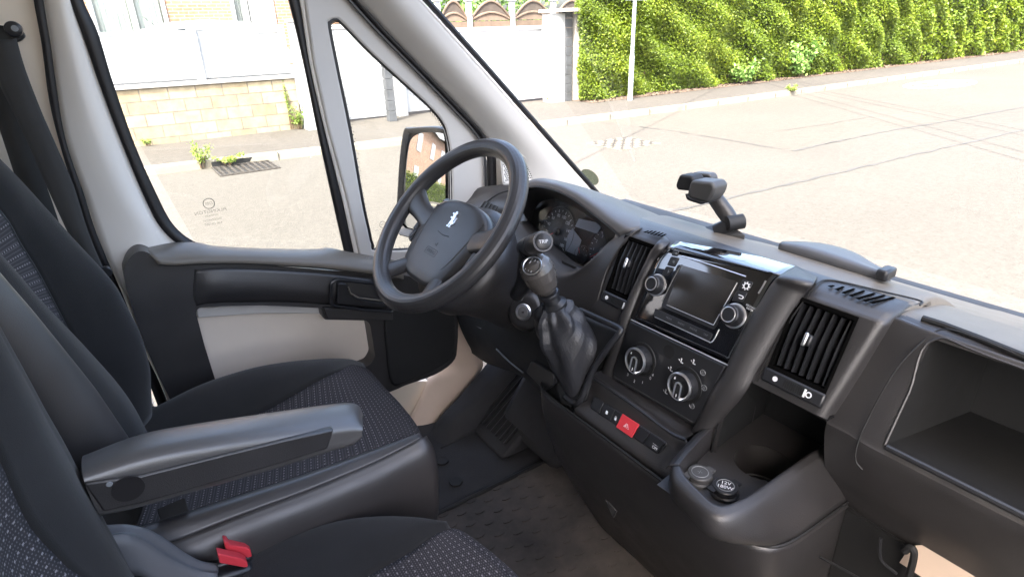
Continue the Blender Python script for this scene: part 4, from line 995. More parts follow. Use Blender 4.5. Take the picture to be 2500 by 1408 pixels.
def m_note(o, c, s):
    b = MB(); b.box(c, (s * .15, s, .0006), yR, tR, nR); b.box(c + yR * s * .25 - tR * s * .1, (s * .6, s * .15, .0006), yR, (tR + yR).normalized(), nR); b.build('symbol', DIMMARK, o)
rbtn([(1645, 612), (1661, 612), (1655, 626), (1641, 624)], m_sun, 0.004)
rbtn([(1641, 626), (1660, 630), (1648, 652), (1630, 648)], m_sun, 0.005)
rbtn([(1629, 650), (1647, 654), (1633, 674), (1617, 672)], m_note, 0.005)
rbtn([(1815, 682), (1842, 690), (1829, 712), (1802, 708)], m_gear, 0.007)
rbtn([(1801, 710), (1828, 714), (1816, 738), (1788, 735)], m_back, 0.006)
def knob(parent, base, nrm, r, h, mt_body, name='knob'):
    k = MB(); k.lathe(base, nrm, [(0, r * 1.12), (0.002, r * 1.14), (0.003, r * 1.04)], 40); root = k.build('ring', CHROME, parent)
    k = MB(); k.lathe(base, nrm, [(0.002, r), (h * .8, r * .93), (h * .95, r * .88), (h, r * .80)], 40); o = k.build(name, mt_body, parent)
    k = MB(); cx_ = base + nrm * (h + .0003); u = yR; v = nrm.cross(u).normalized()
    k.tube([cx_ + (u * math.cos(a * .196) + v * math.sin(a * .196)) * r * .66 for a in range(32)], r * .055, seg=6, closed=True); k.build('trim_ring', CHROME, o)
    k = MB(); k.lathe(base + nrm * h, nrm, [(0, r * .55), (0.0012, r * .52)], 30); k.build('knob_cap', SATIN, o)
    return o
kb1 = knob(radio, R_(1604, 696, .005), nR, 0.0165, 0.016, SATIN)
kb2 = knob(radio, R_(1794, 771, .005), nR, 0.0165, 0.018, SATIN)
text('lettering', 'BROWSE\nENTER', R_(1832, 752, .0058), (yR - tR * .1), tR, 0.0040, WHITEMARK, radio)
text('lettering', '(', R_(1607, 632, .0058), yR, tR, 0.006, WHITEMARK, radio)

# climate panel
cq = [C_(1543, 784, .003), C_(1775, 893, .003), C_(1702, 1036, .003), C_(1497, 920, .003)]
tC = Vector((0.2, 0, 1)).normalized(); nC = Vector((-1, 0, 0.2)).normalized()
clim = MB().prism(roundpoly(cq, [0.003, 0.003, 0.012, 0.012]), nC * 0.006).build('climate_panel', SATIN, van, bevel=0.002)
b = MB(); b.tube([C_(1541, 780, .010), C_(1777, 891, .010)], 0.0012, seg=5); b.build('chrome_trim', CHROME, clim)
b = MB(); b.tube(roundpoly([C_(1497, 917, .0095), C_(1693, 1031, .0095)], 0), 0.0005, seg=4); b.build('edge_line', SOFTGREY, clim)
def dial(px, py, r, rot):
    base = C_(px, py, 0.009); o_ = MB(); o_.lathe(base, nC, [(0, r * 1.25), (0.0015, r * 1.22)], 40); root = o_.build('dial', DARK, clim)
    k = MB(); k.lathe(base, nC, [(0.001, r), (0.014, r * .94), (0.017, r * .90), (0.0172, r * .80), (0.012, r * .74)], 44); k.build('dial_body', SATIN, root)
    k = MB(); k.tube([base + nC * 0.0172 + (yR * math.cos(a * .131) + tC * math.sin(a * .131)) * r * .87 for a in range(48)], r * .10, seg=6, closed=True)
    d = -tC * math.cos(rot) + yR * math.sin(rot); s = nC.cross(d).normalized()
    u = [base + nC * 0.0195 + s * r * .25 + d * r * .84, base + nC * 0.0195 + s * r * .23 - d * r * .05, base + nC * 0.0195 + s * r * .13 - d * r * .22, base + nC * 0.0195 - d * r * .27, base + nC * 0.0195 - s * r * .13 - d * r * .22, base + nC * 0.0195 - s * r * .23 - d * r * .05, base + nC * 0.0195 - s * r * .25 + d * r * .84]
    k.tube(cr(u, 4), r * .07, seg=6); k.build('dial_trim', CHROME, root)
    k = MB(); k.prism(u, -nC * 0.008); k.build('dial_grip', SATIN, root)
    k = MB(); k.box(base + nC * 0.0200 + d * r * .62, (r * .07, r * .22, 0.0005), s, d, nC); k.box(base + nC * 0.0178 + (tC * .45 - yR * .5).normalized() * r * .62, (r * .1, r * .14, 0.0005), s, d, nC); k.build('pointer', WHITEMARK, root)
    return root
dl1 = dial(1568, 877, 0.0235, 0.0); dl2 = dial(1676, 939, 0.0235, 0.0)
for s, (px, py) in {'3': (1533, 914), '2': (1549, 930), '1': (1569, 933), '0': (1588, 923), '4': (1594, 915)}.items():
    text('lettering', s, C_(px, py, .0094), yR, tC, 0.0075, WHITEMARK, clim)
def sym(px, py, kind):
    c = C_(px, py, .0096); b = MB(); s = 0.0042
    if kind == 'man':
        b.box(c + tC * s * .7, (s * .5, s * .5, .0004), yR, tC, nC); b.box(c - tC * s * .1, (s * .4, s, .0004), yR, (tC + yR * .3).normalized(), nC); b.box(c - tC * s * .6 + yR * s * .5, (s * 1.1, s * .35, .0004), yR, tC, nC); b.box(c - yR * s * .9, (s * .7, s * .25, .0004), (yR - tC).normalized(), (tC + yR).normalized(), nC)
    else:
        b.tube([c + (yR * math.cos(a * .52) * 1.1 + tC * math.sin(a * .52)) * s for a in range(12)], s * .13, seg=4, closed=True)
        for q in (-.4, 0, .4): b.box(c + yR * s * q, (s * .15, s * 1.5, .0004), yR, (tC + yR * .3).normalized(), nC)
    b.build('symbol', WHITEMARK if kind == 'man' else DIMMARK, clim)
for px, py, k in ((1663, 880, 'man'), (1693, 883, 'man'), (1637, 900, 'man'), (1716, 909, 'scr'), (1719, 946, 'scr'), (1689, 990, 'scr'), (1625, 955, 'man')): sym(px, py, k)
b = MB(); b.box(C_(1642, 838, .0095), (0.024, 0.0014, 0.0004), yR, tC, nC); b.lathe(C_(1633, 858, .0092), nC, [(0, 0.011), (0.0004, 0.011)], 24); b.build('recirculation_button', DARK, clim)

# lip and switch row below the climate panel
lip_px = [(1440, 918), (1462, 933), (1500, 958), (1540, 985), (1580, 1014), (1620, 1044), (1648, 1062), (1676, 1074)]
L0 = [Vector((0.652, p.y, 1.082)) for p in [at(a, c, x=0.615) for a, c in lip_px]]
L1 = [at(a, c, x=0.617) + Vector((0.006, 0, 0.003)) for a, c in lip_px]
L2 = [at(a, c, x=0.611) for a, c in lip_px]
sw_t = [(1425, 948), (1450, 967), (1490, 992), (1530, 1017), (1570, 1043), (1632, 1082), (1660, 1100), (1684, 1108)]
sw_b = [(1415, 975), (1443, 998), (1480, 1023), (1520, 1050), (1560, 1078), (1608, 1112), (1645, 1138), (1672, 1158)]
L3 = [at(a, c, x=0.603) for a, c in sw_t]; L4 = [at(a, c, x=0.588) for a, c in sw_b]
L5 = [p + Vector((-0.012, 0, -0.016)) for p in L4]; L6 = [p + Vector((-0.008, 0, -0.030)) for p in L4]
sw = patch('switch_ledge', [L0, L1, L2, L3, L4, L5, L6], PLASTIC, van, su=5, sv=4, solid=0.004, sharp=75)
b = MB(); b.tube(cr([p + Vector((-0.0015, 0, 0.001)) for p in L2], 4), 0.0028, seg=8); b.build('lip_bead', SATIN, sw)
tS = (L3[3] - L4[3]).normalized(); nS = tS.cross(Vector((0, 1, 0))).normalized(); nS = nS if nS.x < 0 else -nS
swq = [at(1452, 966, x=0.602), at(1634, 1083, x=0.602), at(1611, 1112, x=0.590), at(1442, 996, x=0.590)]
sp_ = MB().prism(roundpoly([p + nS * 0.0005 for p in swq], 0.007), nS * 0.004).build('switch_panel', SATIN, sw, bevel=0.001)
def sq(u, v, off): return swq[0].lerp(swq[1], u).lerp(swq[3].lerp(swq[2], u), v) + nS * off
us = [0.02, 0.17, 0.335, 0.43, 0.66, 0.80, 0.985]
for i in range(6):
    u0, u1 = us[i] + .006, us[i + 1] - .006
    red = i == 3
    b = MB(); b.prism(roundpoly([sq(u0, .07 if not red else -.02, .0045), sq(u1, .07 if not red else -.02, .0045), sq(u1, .93 if not red else 1.06, .0045), sq(u0, .93 if not red else 1.06, .0045)], 0.001), nS * (0.002 if not red else 0.0035))
    bt = b.build('hazard_button' if red else 'switch', RED if red else SATIN, sw, bevel=0.0006)
    c = sq((u0 + u1) / 2, .55, .0068 if not red else .0084); s = 0.0042
    if red:
        bt['label'] = 'red hazard warning button with a white triangle'
        for k in (1.0, .5):
            bb = MB(); bb.tube([c + tS * s * 1.2 * k, c - tS * s * .8 * k + yR * s * 1.3 * k, c - tS * s * .8 * k - yR * s * 1.3 * k], s * .10, seg=4, closed=True); bb.build('symbol', WHITEMARK, bt)
    elif i in (1, 2):
        bb = MB()
        if i == 1: bb.box(c, (s * 1.1, s * 1.4, .0004), yR, tS, nS); 
        else:
            bb.box(c - tS * s * .3, (s * .9, s * .9, .0004), yR, tS, nS); bb.tube(cr([c - yR * s * .3, c + tS * s * .7 - yR * s * .25, c + tS * s * .7 + yR * s * .25, c + yR * s * .3], 3), s * .12, seg=4)
        bb.build('symbol', WHITEMARK, bt)
    elif i == 5: text('lettering', 'ASR\nOFF', sq(.925, .62, .0066), yR, tS, 0.0062, WHITEMARK, bt)

# lower console under the seam
plan = [(0.64, 0.30), (0.60, 0.262), (0.572, 0.235), (0.566, 0.19), (0.566, 0.06), (0.566, -0.10), (0.568, -0.20), (0.582, -0.238), (0.615, -0.252), (0.70, -0.256), (0.80, -0.258)]
LV = [(1.030, 0.0, 0), (0.97, 0.004, 0), (0.86, 0.035, 0), (0.72, 0.10, 0), (0.60, 0.16, 0)]
rows = [[Vector((x + dx, y, z)) for x, y in plan] for z, dx, _ in LV]
cons = patch('centre_console', rows, PLASTIC, van, su=4, sv=4, solid=0.004)
b = MB(); b.tube(cr([Vector((x - 0.002, y - (0.002 if x > .6 and y < 0 else 0), 1.031)) for x, y in plan], 4), 0.0022, seg=6); b.build('console_seam', DARK, cons)
b = MB(); b.tube([at(1460, 1145, x=0.60), at(1530, 1195, x=0.60), at(1565, 1228, x=0.60), at(1570, 1285, x=0.61)], 0.0018, seg=6); b.prism([at(1480, 1218, x=.60), at(1508, 1246, x=.60), at(1500, 1262, x=.602)], (-0.003, 0, 0)); b.build('ashtray_flap', SOFTGREY, cons)
# the wall of the console that carries the cup tray
rim_px = [(1650, 1136), (1662, 1166), (1700, 1206), (1738, 1240), (1778, 1246), (1840, 1220), (1920, 1165), (2000, 1108), (2040, 1084)]
top = Z(rim_px, 1.100); out = [p + Vector(d) for p, d in zip(Z(rim_px, 1.100), [(-.002, .006, -.008), (-.008, .004, -.008), (-.009, .0, -.008), (-.009, -.004, -.008), (-.006, -.008, -.008), (-.002, -.010, -.008), (0, -.010, -.008), (0, -.010, -.008), (0, -.010, -.008)])]
o2 = [p + Vector(d) for p, d in zip(out, [(0.004, .004, -.028)] * 3 + [(.004, -.002, -.03), (0.006, -.008, -.03), (0, -.014, -.03), (0, -.016, -.03), (0, -.016, -.03), (0, -.016, -.03)])]
o3 = [Vector((x, y, 1.032)) for x, y in ((0.5665, -0.075), (0.5665, -0.095), (0.5665, -0.13), (0.567, -0.19), (0.581, -0.238), (0.615, -0.252), (0.66, -0.255), (0.72, -0.256), (0.78, -0.258))]
in1 = [p + Vector(d) for p, d in zip(top, [(.004, -.006, -.002), (.006, -.006, -.002), (.007, -.002, -.002), (.008, .002, -.002), (.007, .007, -.002), (.003, .009, -.002), (0, .009, -.002), (0, .009, -.002), (0, .009, -.002)])]
in2 = [Vector((p.x + 0.004, p.y + (0.003 if i > 3 else -0.002), 1.062)) for i, p in enumerate(in1)]
tray = patch('cup_tray', [o3, o2, out, top, in1, in2], PLASTIC, van, su=5, sv=4, solid=0.002, sharp=80)
lr_px = [(1650, 1136), (1672, 1108), (1720, 1056), (1765, 1018), (1800, 994), (1840, 978)]
lt = Z(lr_px, 1.100); lw = [Vector((p.x, p.y - 0.003, 1.060)) for p in lt]; lo2 = [p + Vector((-0.004, 0.008, -0.004)) for p in lt]; lo3 = [p + Vector((0.0, 0.016, -0.016)) for p in lt]
patch('tray_wall', [lo3, lo2, lt, [p + Vector((.002, -.003, -.003)) for p in lt], lw], PLASTIC, tray, su=5, sv=3, solid=0.002, sharp=80)
b = MB(); b.tube(cr([a.lerp(c, 0.4) for a, c in zip(lt, lo2)], 5), 0.0022, seg=6); b.build('rim_bead', SATIN, tray)
cup_c = at(1862, 1128, z=1.062); fl = [Vector((0.525, -0.10, 1.062)), Vector((0.53, -0.20, 1.062)), Vector((0.60, -0.225, 1.062)), Vector((0.79, -0.23, 1.062)), Vector((0.79, -0.08, 1.062)), Vector((0.60, -0.09, 1.062))]
circ = [cup_c + Vector((math.cos(a * .196) * .040, math.sin(a * .196) * .040, 0)) for a in range(32)]
b = MB(); b.prism(fl, (0, 0, -0.003), holes=[circ]); b.loft([circ, [p + Vector((0, 0, -0.055)) for p in circ]], cap1=True); b.build('tray_floor', PLASTIC, tray)
b = MB(); b.tube([cup_c + Vector((math.cos(a * .196) * .030, math.sin(a * .196) * .030, -0.05)) for a in range(32)], 0.002, seg=5, closed=True); b.build('cup_ring', SATIN, tray)
b = MB(); b.add([(0.795, -0.07, 1.05), (0.795, -0.26, 1.05), (0.79, -0.26, 1.19), (0.79, -0.07, 1.19)], [(0, 1, 2, 3)]); b.build('tray_back', DARK, tray)
b = MB(); b.add([(0.677, -0.103, 1.190), (0.673, -0.238, 1.190), (0.675, -0.238, 1.186), (0.679, -0.103, 1.186)], [(0, 1, 2, 3)]); b.add([(0.675, -0.238, 1.186), (0.679, -0.103, 1.186), (0.80, -0.103, 1.18), (0.80, -0.238, 1.18)], [(0, 1, 2, 3)]); b.add([(0.66, -0.100, 1.19), (0.64, -0.100, 1.06), (0.80, -0.085, 1.06), (0.80, -0.100, 1.19)], [(0, 1, 2, 3)]); b.build('recess_lining', DARK, tray, sharp=0)
for (px, py), tx in (((1708, 1160), None), ((1770, 1193), '12V\n180W')):
    c = at(px, py, z=1.070); k = MB(); k.lathe(Vector((c.x, c.y, 1.062)), (0, 0, 1), [(0, .0195), (.004, .0195), (.006, .0175), (.013, .0172), (.0145, .0160)], 36)
    k.box((c.x - .017, c.y + .008, 1.0735), (.010, .010, .003)); k.box((c.x + .018, c.y - .004, 1.0735), (.008, .012, .003))
    s = k.build('socket_cap', SATIN if tx else SOFTGREY, tray, sharp=30)
    k = MB(); k.tube([Vector((c.x + math.cos(a * .26) * .0115, c.y + math.sin(a * .26) * .0115, 1.0768)) for a in range(24)], .0006, seg=4, closed=True); k.build('socket_ring', DIMMARK, s)
    if tx: text('lettering', tx, (c.x, c.y, 1.0767), (0.5, -0.87, 0), (0.87, 0.5, 0), 0.0085, WHITEMARK, s)
    else: text('lettering', '-|-', (c.x, c.y, 1.0767), (0.3, -0.95, 0), (0.95, 0.3, 0), 0.0085, DIMMARK, s)

# passenger side of the dash with the open storage bin
pprof = [(1.30, 1.150), (1.15, 1.205), (1.00, 1.252), (0.90, 1.292), (0.84, 1.309), (0.79, 1.3185), (0.768, 1.3198), (0.754, 1.3175), (0.744, 1.312), (0.718, 1.245), (0.690, 1.182), (0.685, 1.172), (0.688, 1.150), (0.705, 1.10), (0.73, 1.05), (0.755, 1.0)]
pys = [-0.232, -0.262, -0.288, -0.302, -0.40, -0.55, -0.75, -0.90]
prow = [[Vector((x + (0.004 if y > -0.27 else 0), y, z)) for y in pys] for x, z in pprof]
def skipbin(i, j, G):
    c = (Vector(G[i][j]) + Vector(G[i + 1][j + 1])) / 2
    return c.y < -0.302 and 1.182 < c.z < 1.312 and c.x < 0.76
pd = patch('passenger_dash', prow, PLASTIC, van, su=1, sv=6, solid=0, skip=skipbin, lin_u=True)
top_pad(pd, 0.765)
bo = [Vector((0.744, -0.302, 1.312)), Vector((0.744, -0.90, 1.312)), Vector((0.690, -0.90, 1.182)), Vector((0.690, -0.302, 1.182))]
bi = [Vector((0.88, -0.325, 1.282)), Vector((0.88, -0.89, 1.282)), Vector((0.88, -0.89, 1.165)), Vector((0.88, -0.325, 1.165))]
b = MB(); b.loft([bo, bi], cap1=True); b.build('storage_bin', DARK, pd, sharp=20)
b = MB(); b.tube([Vector((0.689, -0.306, 1.183)), Vector((0.689, -0.9, 1.183))], 0.004, seg=8); b.build('bin_lip', SATIN, pd); b = MB(); b.tube(cr([Vector((0.690, -0.303, 1.184)), Vector((0.719, -0.303, 1.248)), Vector((0.744, -0.305, 1.312)), Vector((0.745, -0.40, 1.313)), Vector((0.745, -0.9, 1.313))], 6), 0.0016, seg=6); b.build('bin_edge', PLASTIC, pd)
b = MB(); b.tube(cr([at(2500, 872, x=.753), at(2400, 830, x=.754), at(2330, 806, x=.754), at(2292, 806, x=.752), at(2255, 830, x=.742), at(2185, 905, x=.715), at(2120, 1020, x=.695), at(2092, 1090, x=.684), at(2090, 1125, x=.682), at(2105, 1145, x=.684)], 6), 0.0010, seg=5); b.build('panel_seam', DARK, pd)
gv = Z([(2252, 777), (2300, 792), (2380, 822), (2520, 878)], 1.322); b = MB(); b.tube(gv, 0.0045, seg=8); b.build('lid_groove', DARK, pd)
b = MB(); b.bx(0.74, 0.80, -0.9, -0.26, 0.70, 1.02); b.build('knee_panel', DARK, pd)
b = MB(); b.tube([at(1908, 1335, x=.70), at(1960, 1335, x=.70), at(2060, 1390, x=.70), at(2150, 1440, x=.70)], 0.002, seg=6); b.tube(cr([at(2150, 1312, x=.72), at(2148, 1345, x=.72), at(2155, 1370, x=.72), at(2190, 1400, x=.72)], 4), 0.002, seg=6); b.build('hinge_wire', SATIN, pd)
gb = [at(2222, 1333, x=.735), at(2262, 1328, x=.735), at(2310, 1352, x=.735), at(2360, 1385, x=.735), at(2372, 1378, x=.735), at(2420, 1400, x=.735), at(2440, 1440, x=.735), at(2300, 1440, x=.735), at(2196, 1372, x=.735)]
b = MB(); b.prism(gb, (0.003, 0, 0)); b.build('tan_panel', TAN, pd)
b = MB(); b.tube(cr([at(2205, 1440, x=.72), at(2222, 1395, x=.72), at(2232, 1350, x=.72), at(2222, 1335, x=.72), at(2208, 1345, x=.72)], 4), 0.0045, seg=8); b.build('glovebox_hook', DARK, pd)

# document clip lying on the dash top
d0 = Z([(1902, 597), (1960, 598), (2020, 604), (2080, 628), (2130, 655), (2165, 672)], 1.335); 
c0 = [at(1903, 600, x=.855), at(1960, 612, x=.852), at(2020, 630, x=.85), at(2080, 649, x=.848), at(2130, 664, x=.846), at(2160, 676, x=.844)]
c1 = [at(1908, 594, x=.862), at(1960, 599, x=.868), at(2020, 614, x=.868), at(2080, 634, x=.866), at(2130, 655, x=.862), at(2165, 668, x=.85)]
c2 = [at(1912, 596, x=.875), at(1970, 595, x=.91), at(2035, 603, x=.92), at(2090, 622, x=.91), at(2135, 650, x=.885), at(2167, 667, x=.86)]
c3 = [p + Vector((0.02, 0, -0.03)) for p in c2]
dc_ = patch('document_clip', [[p + Vector((.004, 0, -.022)) for p in c0], c0, c1, c2, c3], CLIPGREY, van, su=5, sv=4, solid=0.005)
b = MB(); b.box(at(2163, 667, x=.845), (0.03, 0.016, 0.016)); b.build('clip_cap', SATIN, dc_, bevel=0.004)

# ---- instrument cluster and its hood
h0 = [at(1262, 500, x=.745), at(1272, 470, x=.75), at(1290, 458, x=.755), at(1314, 455, x=.755), at(1356, 464, x=.755), at(1401, 486, x=.750), at(1445, 519, x=.742), at(1481, 546, x=.733), at(1514, 575, x=.728)]
h1 = [at(1263, 486, x=.748), at(1274, 458, x=.755), at(1292, 447, x=.765), at(1318, 442, x=.768), at(1362, 450, x=.768), at(1408, 470, x=.762), at(1456, 502, x=.752), at(1500, 534, x=.742), at(1545, 563, x=.738)]
h2 = [at(1272, 478, x=.78), at(1283, 450, x=.80), at(1297, 442, x=.815), at(1325, 438, x=.82), at(1370, 446, x=.82), at(1420, 463, x=.81), at(1478, 490, x=.80), at(1540, 524, x=.79), at(1600, 556, x=.785)]
h3 = [at(1280, 480, x=.83), at(1290, 456, x=.86), at(1302, 445, x=.88), at(1330, 440, x=.89), at(1378, 448, x=.89), at(1440, 464, x=.89), at(1518, 493, x=.88), at(1587, 528, x=.87), at(1650, 553, x=.86)]
h4 = [p + Vector((0.10, 0.01, -0.045)) for p in h3]; h5 = [p + Vector((0.28, 0.02, -0.13)) for p in h3]
hood = patch('cluster_hood', [h0, h1, h2, h3, h4, h5], HOODMAT, van, su=5, sv=5, solid=0.004, sharp=80)
# inside of the hood: a dark tunnel to the instruments
i1 = [p + Vector((0.006, -0.002 if k > 4 else .002, -0.004)) for k, p in enumerate(h0)]
i2 = [at(1300, 560, x=.835), at(1302, 520, x=.835), at(1316, 496, x=.835), at(1336, 487, x=.832), at(1366, 490, x=.83), at(1404, 506, x=.825), at(1442, 532, x=.82), at(1470, 556, x=.815), at(1482, 590, x=.81)]
patch('hood_lining', [i1, [a.lerp(c, .5) + Vector((0, 0, .002)) for a, c in zip(i1, i2)], i2], DARK, hood, su=5, sv=4, solid=0.002)
# brow seam line
b = MB(); b.tube(cr([p + Vector((-0.001, 0, -0.001)) for p in h0], 5), 0.0022, seg=6); b.build('hood_edge', SATIN, hood)
# instrument face, a sloping board
fo = np.array([.825, .30, 1.23]); FN = (1, 0, -0.35)
def I_(px, py, off=0.0): return atp(px, py, FN, (0.835 - off, 0, 1.23))
nI = Vector((-1, 0, .35)).normalized(); tI = Vector((.35, 0, 1)).normalized()
board = MB().prism([I_(1296, 500), I_(1310, 485), I_(1345, 478), I_(1400, 490), I_(1500, 575), I_(1495, 610), I_(1446, 660), I_(1380, 625), I_(1325, 605), I_(1290, 590)], nI * 0.003).build('instrument_board', DARK, hood)
def gauge(px, py, r, a0, a1, labs, nt, needle, name='gauge'):
    c = I_(px, py, .006); b = MB(); b.lathe(c, nI, [(-.004, r * 1.08), (0, r * 1.08), (.003, r * 1.04), (.001, r)], 40); root = b.build(name, SATIN, hood)
    b = MB()
    for k in range(nt + 1):
        a = a0 + (a1 - a0) * k / nt; d = yR * math.cos(a) + tI * math.sin(a); L = .12 if k % 2 == 0 else .07
        b.box(c + nI * .0016 + d * r * (.93 - L / 2), (r * L, r * .022, .0004), d, nI.cross(d), nI)
    b.build('scale', WHITEMARK, root)
    for k, s in enumerate(labs):
        a = a0 + (a1 - a0) * k / max(1, len(labs) - 1); d = yR * math.cos(a) + tI * math.sin(a)
        text('lettering', s, c + nI * .0018 + d * r * .68, yR, tI, r * .19, WHITEMARK, root)
    d = yR * math.cos(needle) + tI * math.sin(needle); b = MB(); b.box(c + nI * .006 + d * r * .42, (r * .85, r * .035, .001), d, nI.cross(d), nI); b.build('needle', RED, root)
    b = MB(); b.lathe(c, nI, [(.003, r * .16), (.009, r * .14), (.010, r * .10)], 24); b.build('needle_cap', SOFTGREY, root)
    return root
gauge(1362, 566, .056, 3.9, -0.75, ('0', '20', '40', '60', '80', '100', '120', '140', '160', '180'), 18, 3.75, 'speedometer')
gauge(1476, 612, .046, 3.9, 0.3, ('0', '1', '2', '3', '4', '5', '6'), 12, 3.8, 'rev_counter')
gauge(1420, 622, .020, 2.4, 0.2, ('0', '½', '1'), 4, 2.2, 'fuel_gauge')
b = MB(); b.prism([I_(1414, 534, .008), I_(1472, 546, .008), I_(1459, 571, .008), I_(1404, 553, .008)], nI * .001); b.build('trip_display', LCD, hood)
b = MB(); b.tube([I_(1404, 555, .009), I_(1398, 562, .009)], .001, seg=5); b.prism([I_(1380, 612, .008), I_(1408, 624, .008), I_(1420, 586, .008), I_(1398, 557, .008), I_(1386, 575, .008)], nI * .0005); b.build('centre_tile', LCD, hood)
b = MB(); b.prism([at(1318, 488, x=.80), at(1350, 482, x=.80), at(1402, 497, x=.80), at(1446, 525, x=.797), at(1474, 556, x=.793), at(1470, 590, x=.785), at(1440, 642, x=.772), at(1385, 620, x=.775), at(1330, 600, x=.785), at(1316, 560, x=.79)], (-.001, 0, .0003)); b.build('instrument_lens', CLUSTERGLASS, hood, sharp=0)
# cluster surround below the instruments, sweeping down to the column
e0 = [at(1550, 566, x=.735), at(1513, 574, x=.733), at(1474, 606, x=.715), at(1447, 634, x=.70), at(1412, 661, x=.69), at(1378, 652, x=.70), at(1330, 612, x=.72), at(1290, 575, x=.735), at(1262, 545, x=.745)]
e0b = [p + Vector((.035, 0, -.004)) for p in e0]
ys_ = [p.y for p in e0]
e1 = [Vector((.702, .200, 1.26)), Vector((.700, .215, 1.255)), Vector((.692, .235, 1.235)), Vector((.683, .262, 1.215)), Vector((.673, .300, 1.195)), Vector((.668, .345, 1.185)), Vector((.672, .42, 1.185)), Vector((.684, .51, 1.19)), Vector((.70, .60, 1.20))]
e2 = [Vector((.676, .200, 1.19)), Vector((.673, .215, 1.185)), Vector((.667, .235, 1.17)), Vector((.66, .262, 1.155)), Vector((.65, .30, 1.14)), Vector((.646, .345, 1.13)), Vector((.65, .42, 1.13)), Vector((.665, .51, 1.13)), Vector((.69, .60, 1.13))]
e3 = [Vector((p.x - .012, p.y, p.z - .06)) for p in e2]
e4 = [Vector((.64, p.y + .005, 1.035)) for p in e2]
patch('cluster_surround', [e0b, e0, e1, e2, e3, e4], PLASTIC, hood, su=5, sv=5, solid=0.004, sharp=80)
b = MB(); b.prism([at(1373, 636, x=.692), at(1409, 652, x=.688), at(1404, 656, x=.688), at(1374, 642, x=.691)], (-.002, 0, 0)); b.build('trim_slot', DARK, hood)
# dash end by the pillar, with its little vent
l0 = [at(1085, 520, x=.76), at(1105, 497, x=.79), at(1140, 476, x=.83), at(1180, 461, x=.86), at(1230, 455, x=.88), at(1290, 452, x=.90)]
l1 = [at(1092, 535, x=.745), at(1113, 510, x=.765), at(1146, 490, x=.795), at(1186, 474, x=.82), at(1236, 468, x=.84), at(1290, 470, x=.86)]
l2 = [at(1092, 560, x=.74), at(1118, 535, x=.745), at(1150, 515, x=.765), at(1190, 500, x=.785), at(1240, 500, x=.80), at(1290, 505, x=.82)]
l3 = [at(1090, 640, x=.735), at(1120, 620, x=.735), at(1160, 600, x=.745), at(1200, 590, x=.755), at(1245, 585, x=.765), at(1290, 580, x=.77)]
l4 = [at(1095, 720, x=.715), at(1120, 710, x=.70), at(1160, 700, x=.69), at(1200, 690, x=.685), at(1245, 680, x=.68), at(1290, 670, x=.68)]
lm = [p + Vector((.28, 0, -.10)) for p in l0]
ld = patch('side_dash', [lm, l0, l1, l2, l3, l4], PLASTIC, van, su=5, sv=5, solid=0.004, sharp=80)
vq = [at(1192, 494, x=.775), at(1222, 507, x=.775), at(1212, 523, x=.765), at(1180, 510, x=.765)]
nv_ = (vq[1] - vq[0]).cross(vq[3] - vq[0]).normalized(); nv_ = nv_ if nv_.x < 0 else -nv_
vq = [p + nv_ * .008 for p in vq]
vv = MB().prism(vq, nv_ * .002).build('side_vent', DARK, ld)
for i in range(5):
    a = vq[0].lerp(vq[1], i / 4) + nv_ * .003; c = vq[3].lerp(vq[2], i / 4) + nv_ * .003; b = MB(); b.tube([a, c], .0013, seg=5); b.build('slat', SOFTGREY, vv)
b = MB(); b.tube(cr([at(1168, 516, x=.76), at(1190, 492, x=.785), at(1220, 472, x=.81), at(1260, 462, x=.83)], 5), .002, seg=5); b.build('panel_seam', DARK, ld)
b = MB(); b.prism(Y([(1088, 492), (1100, 487), (1122, 498), (1128, 508), (1090, 504)], .80), (0, .02, .0)); b.build('sensor_pod', SATIN, ld, bevel=.003)

# lower dash on the driver's side
q0 = [at(1105, 690, x=.69), at(1150, 690, x=.66), at(1210, 690, x=.645), at(1280, 690, x=.64), at(1345, 740, x=.635), at(1400, 760, x=.645)]
q1 = [at(1112, 750, x=.675), at(1155, 755, x=.64), at(1215, 770, x=.62), at(1282, 790, x=.615), at(1345, 820, x=.61), at(1400, 840, x=.62)]
q2 = [at(1126, 800, x=.67), at(1165, 820, x=.635), at(1220, 838, x=.615), at(1285, 858, x=.605), at(1348, 890, x=.595), at(1400, 910, x=.60)]
q3 = [at(1150, 848, x=.68), at(1185, 868, x=.65), at(1235, 884, x=.625), at(1290, 908, x=.61), at(1352, 955, x=.585), at(1402, 985, x=.585)]
q4 = [at(1165, 862, x=.71), at(1200, 885, x=.68), at(1245, 900, x=.66), at(1300, 925, x=.64), at(1358, 985, x=.60), at(1405, 1010, x=.595)]
q5 = [p + Vector((.12, 0, .0)) for p in q4]
kn = patch('knee_panel', [q0, q1, q2, q3, q4, q5], DARK, van, su=5, sv=4, solid=0.004, sharp=80)
b = MB(); b.tube(cr([at(1212, 852, x=.612), at(1240, 880, x=.608), at(1277, 910, x=.60)], 5), .0022, seg=6); b.tube(cr([at(1112, 708, x=.66), at(1124, 735, x=.648), at(1150, 760, x=.632)], 5), .0016, seg=5)
b.tube(cr([at(1130, 760, x=.66), at(1155, 790, x=.637), at(1175, 802, x=.625)], 4), .001, seg=5); b.build('trim_edge', SOFTGREY, kn)
b = MB(); b.prism(roundpoly([at(1296, 882, x=.588), at(1350, 912, x=.576), at(1352, 940, x=.574), at(1330, 955, x=.578), at(1284, 908, x=.59)], .006), (.02, 0, .0)); b.build('fuse_flap', SATIN, kn, bevel=.003)
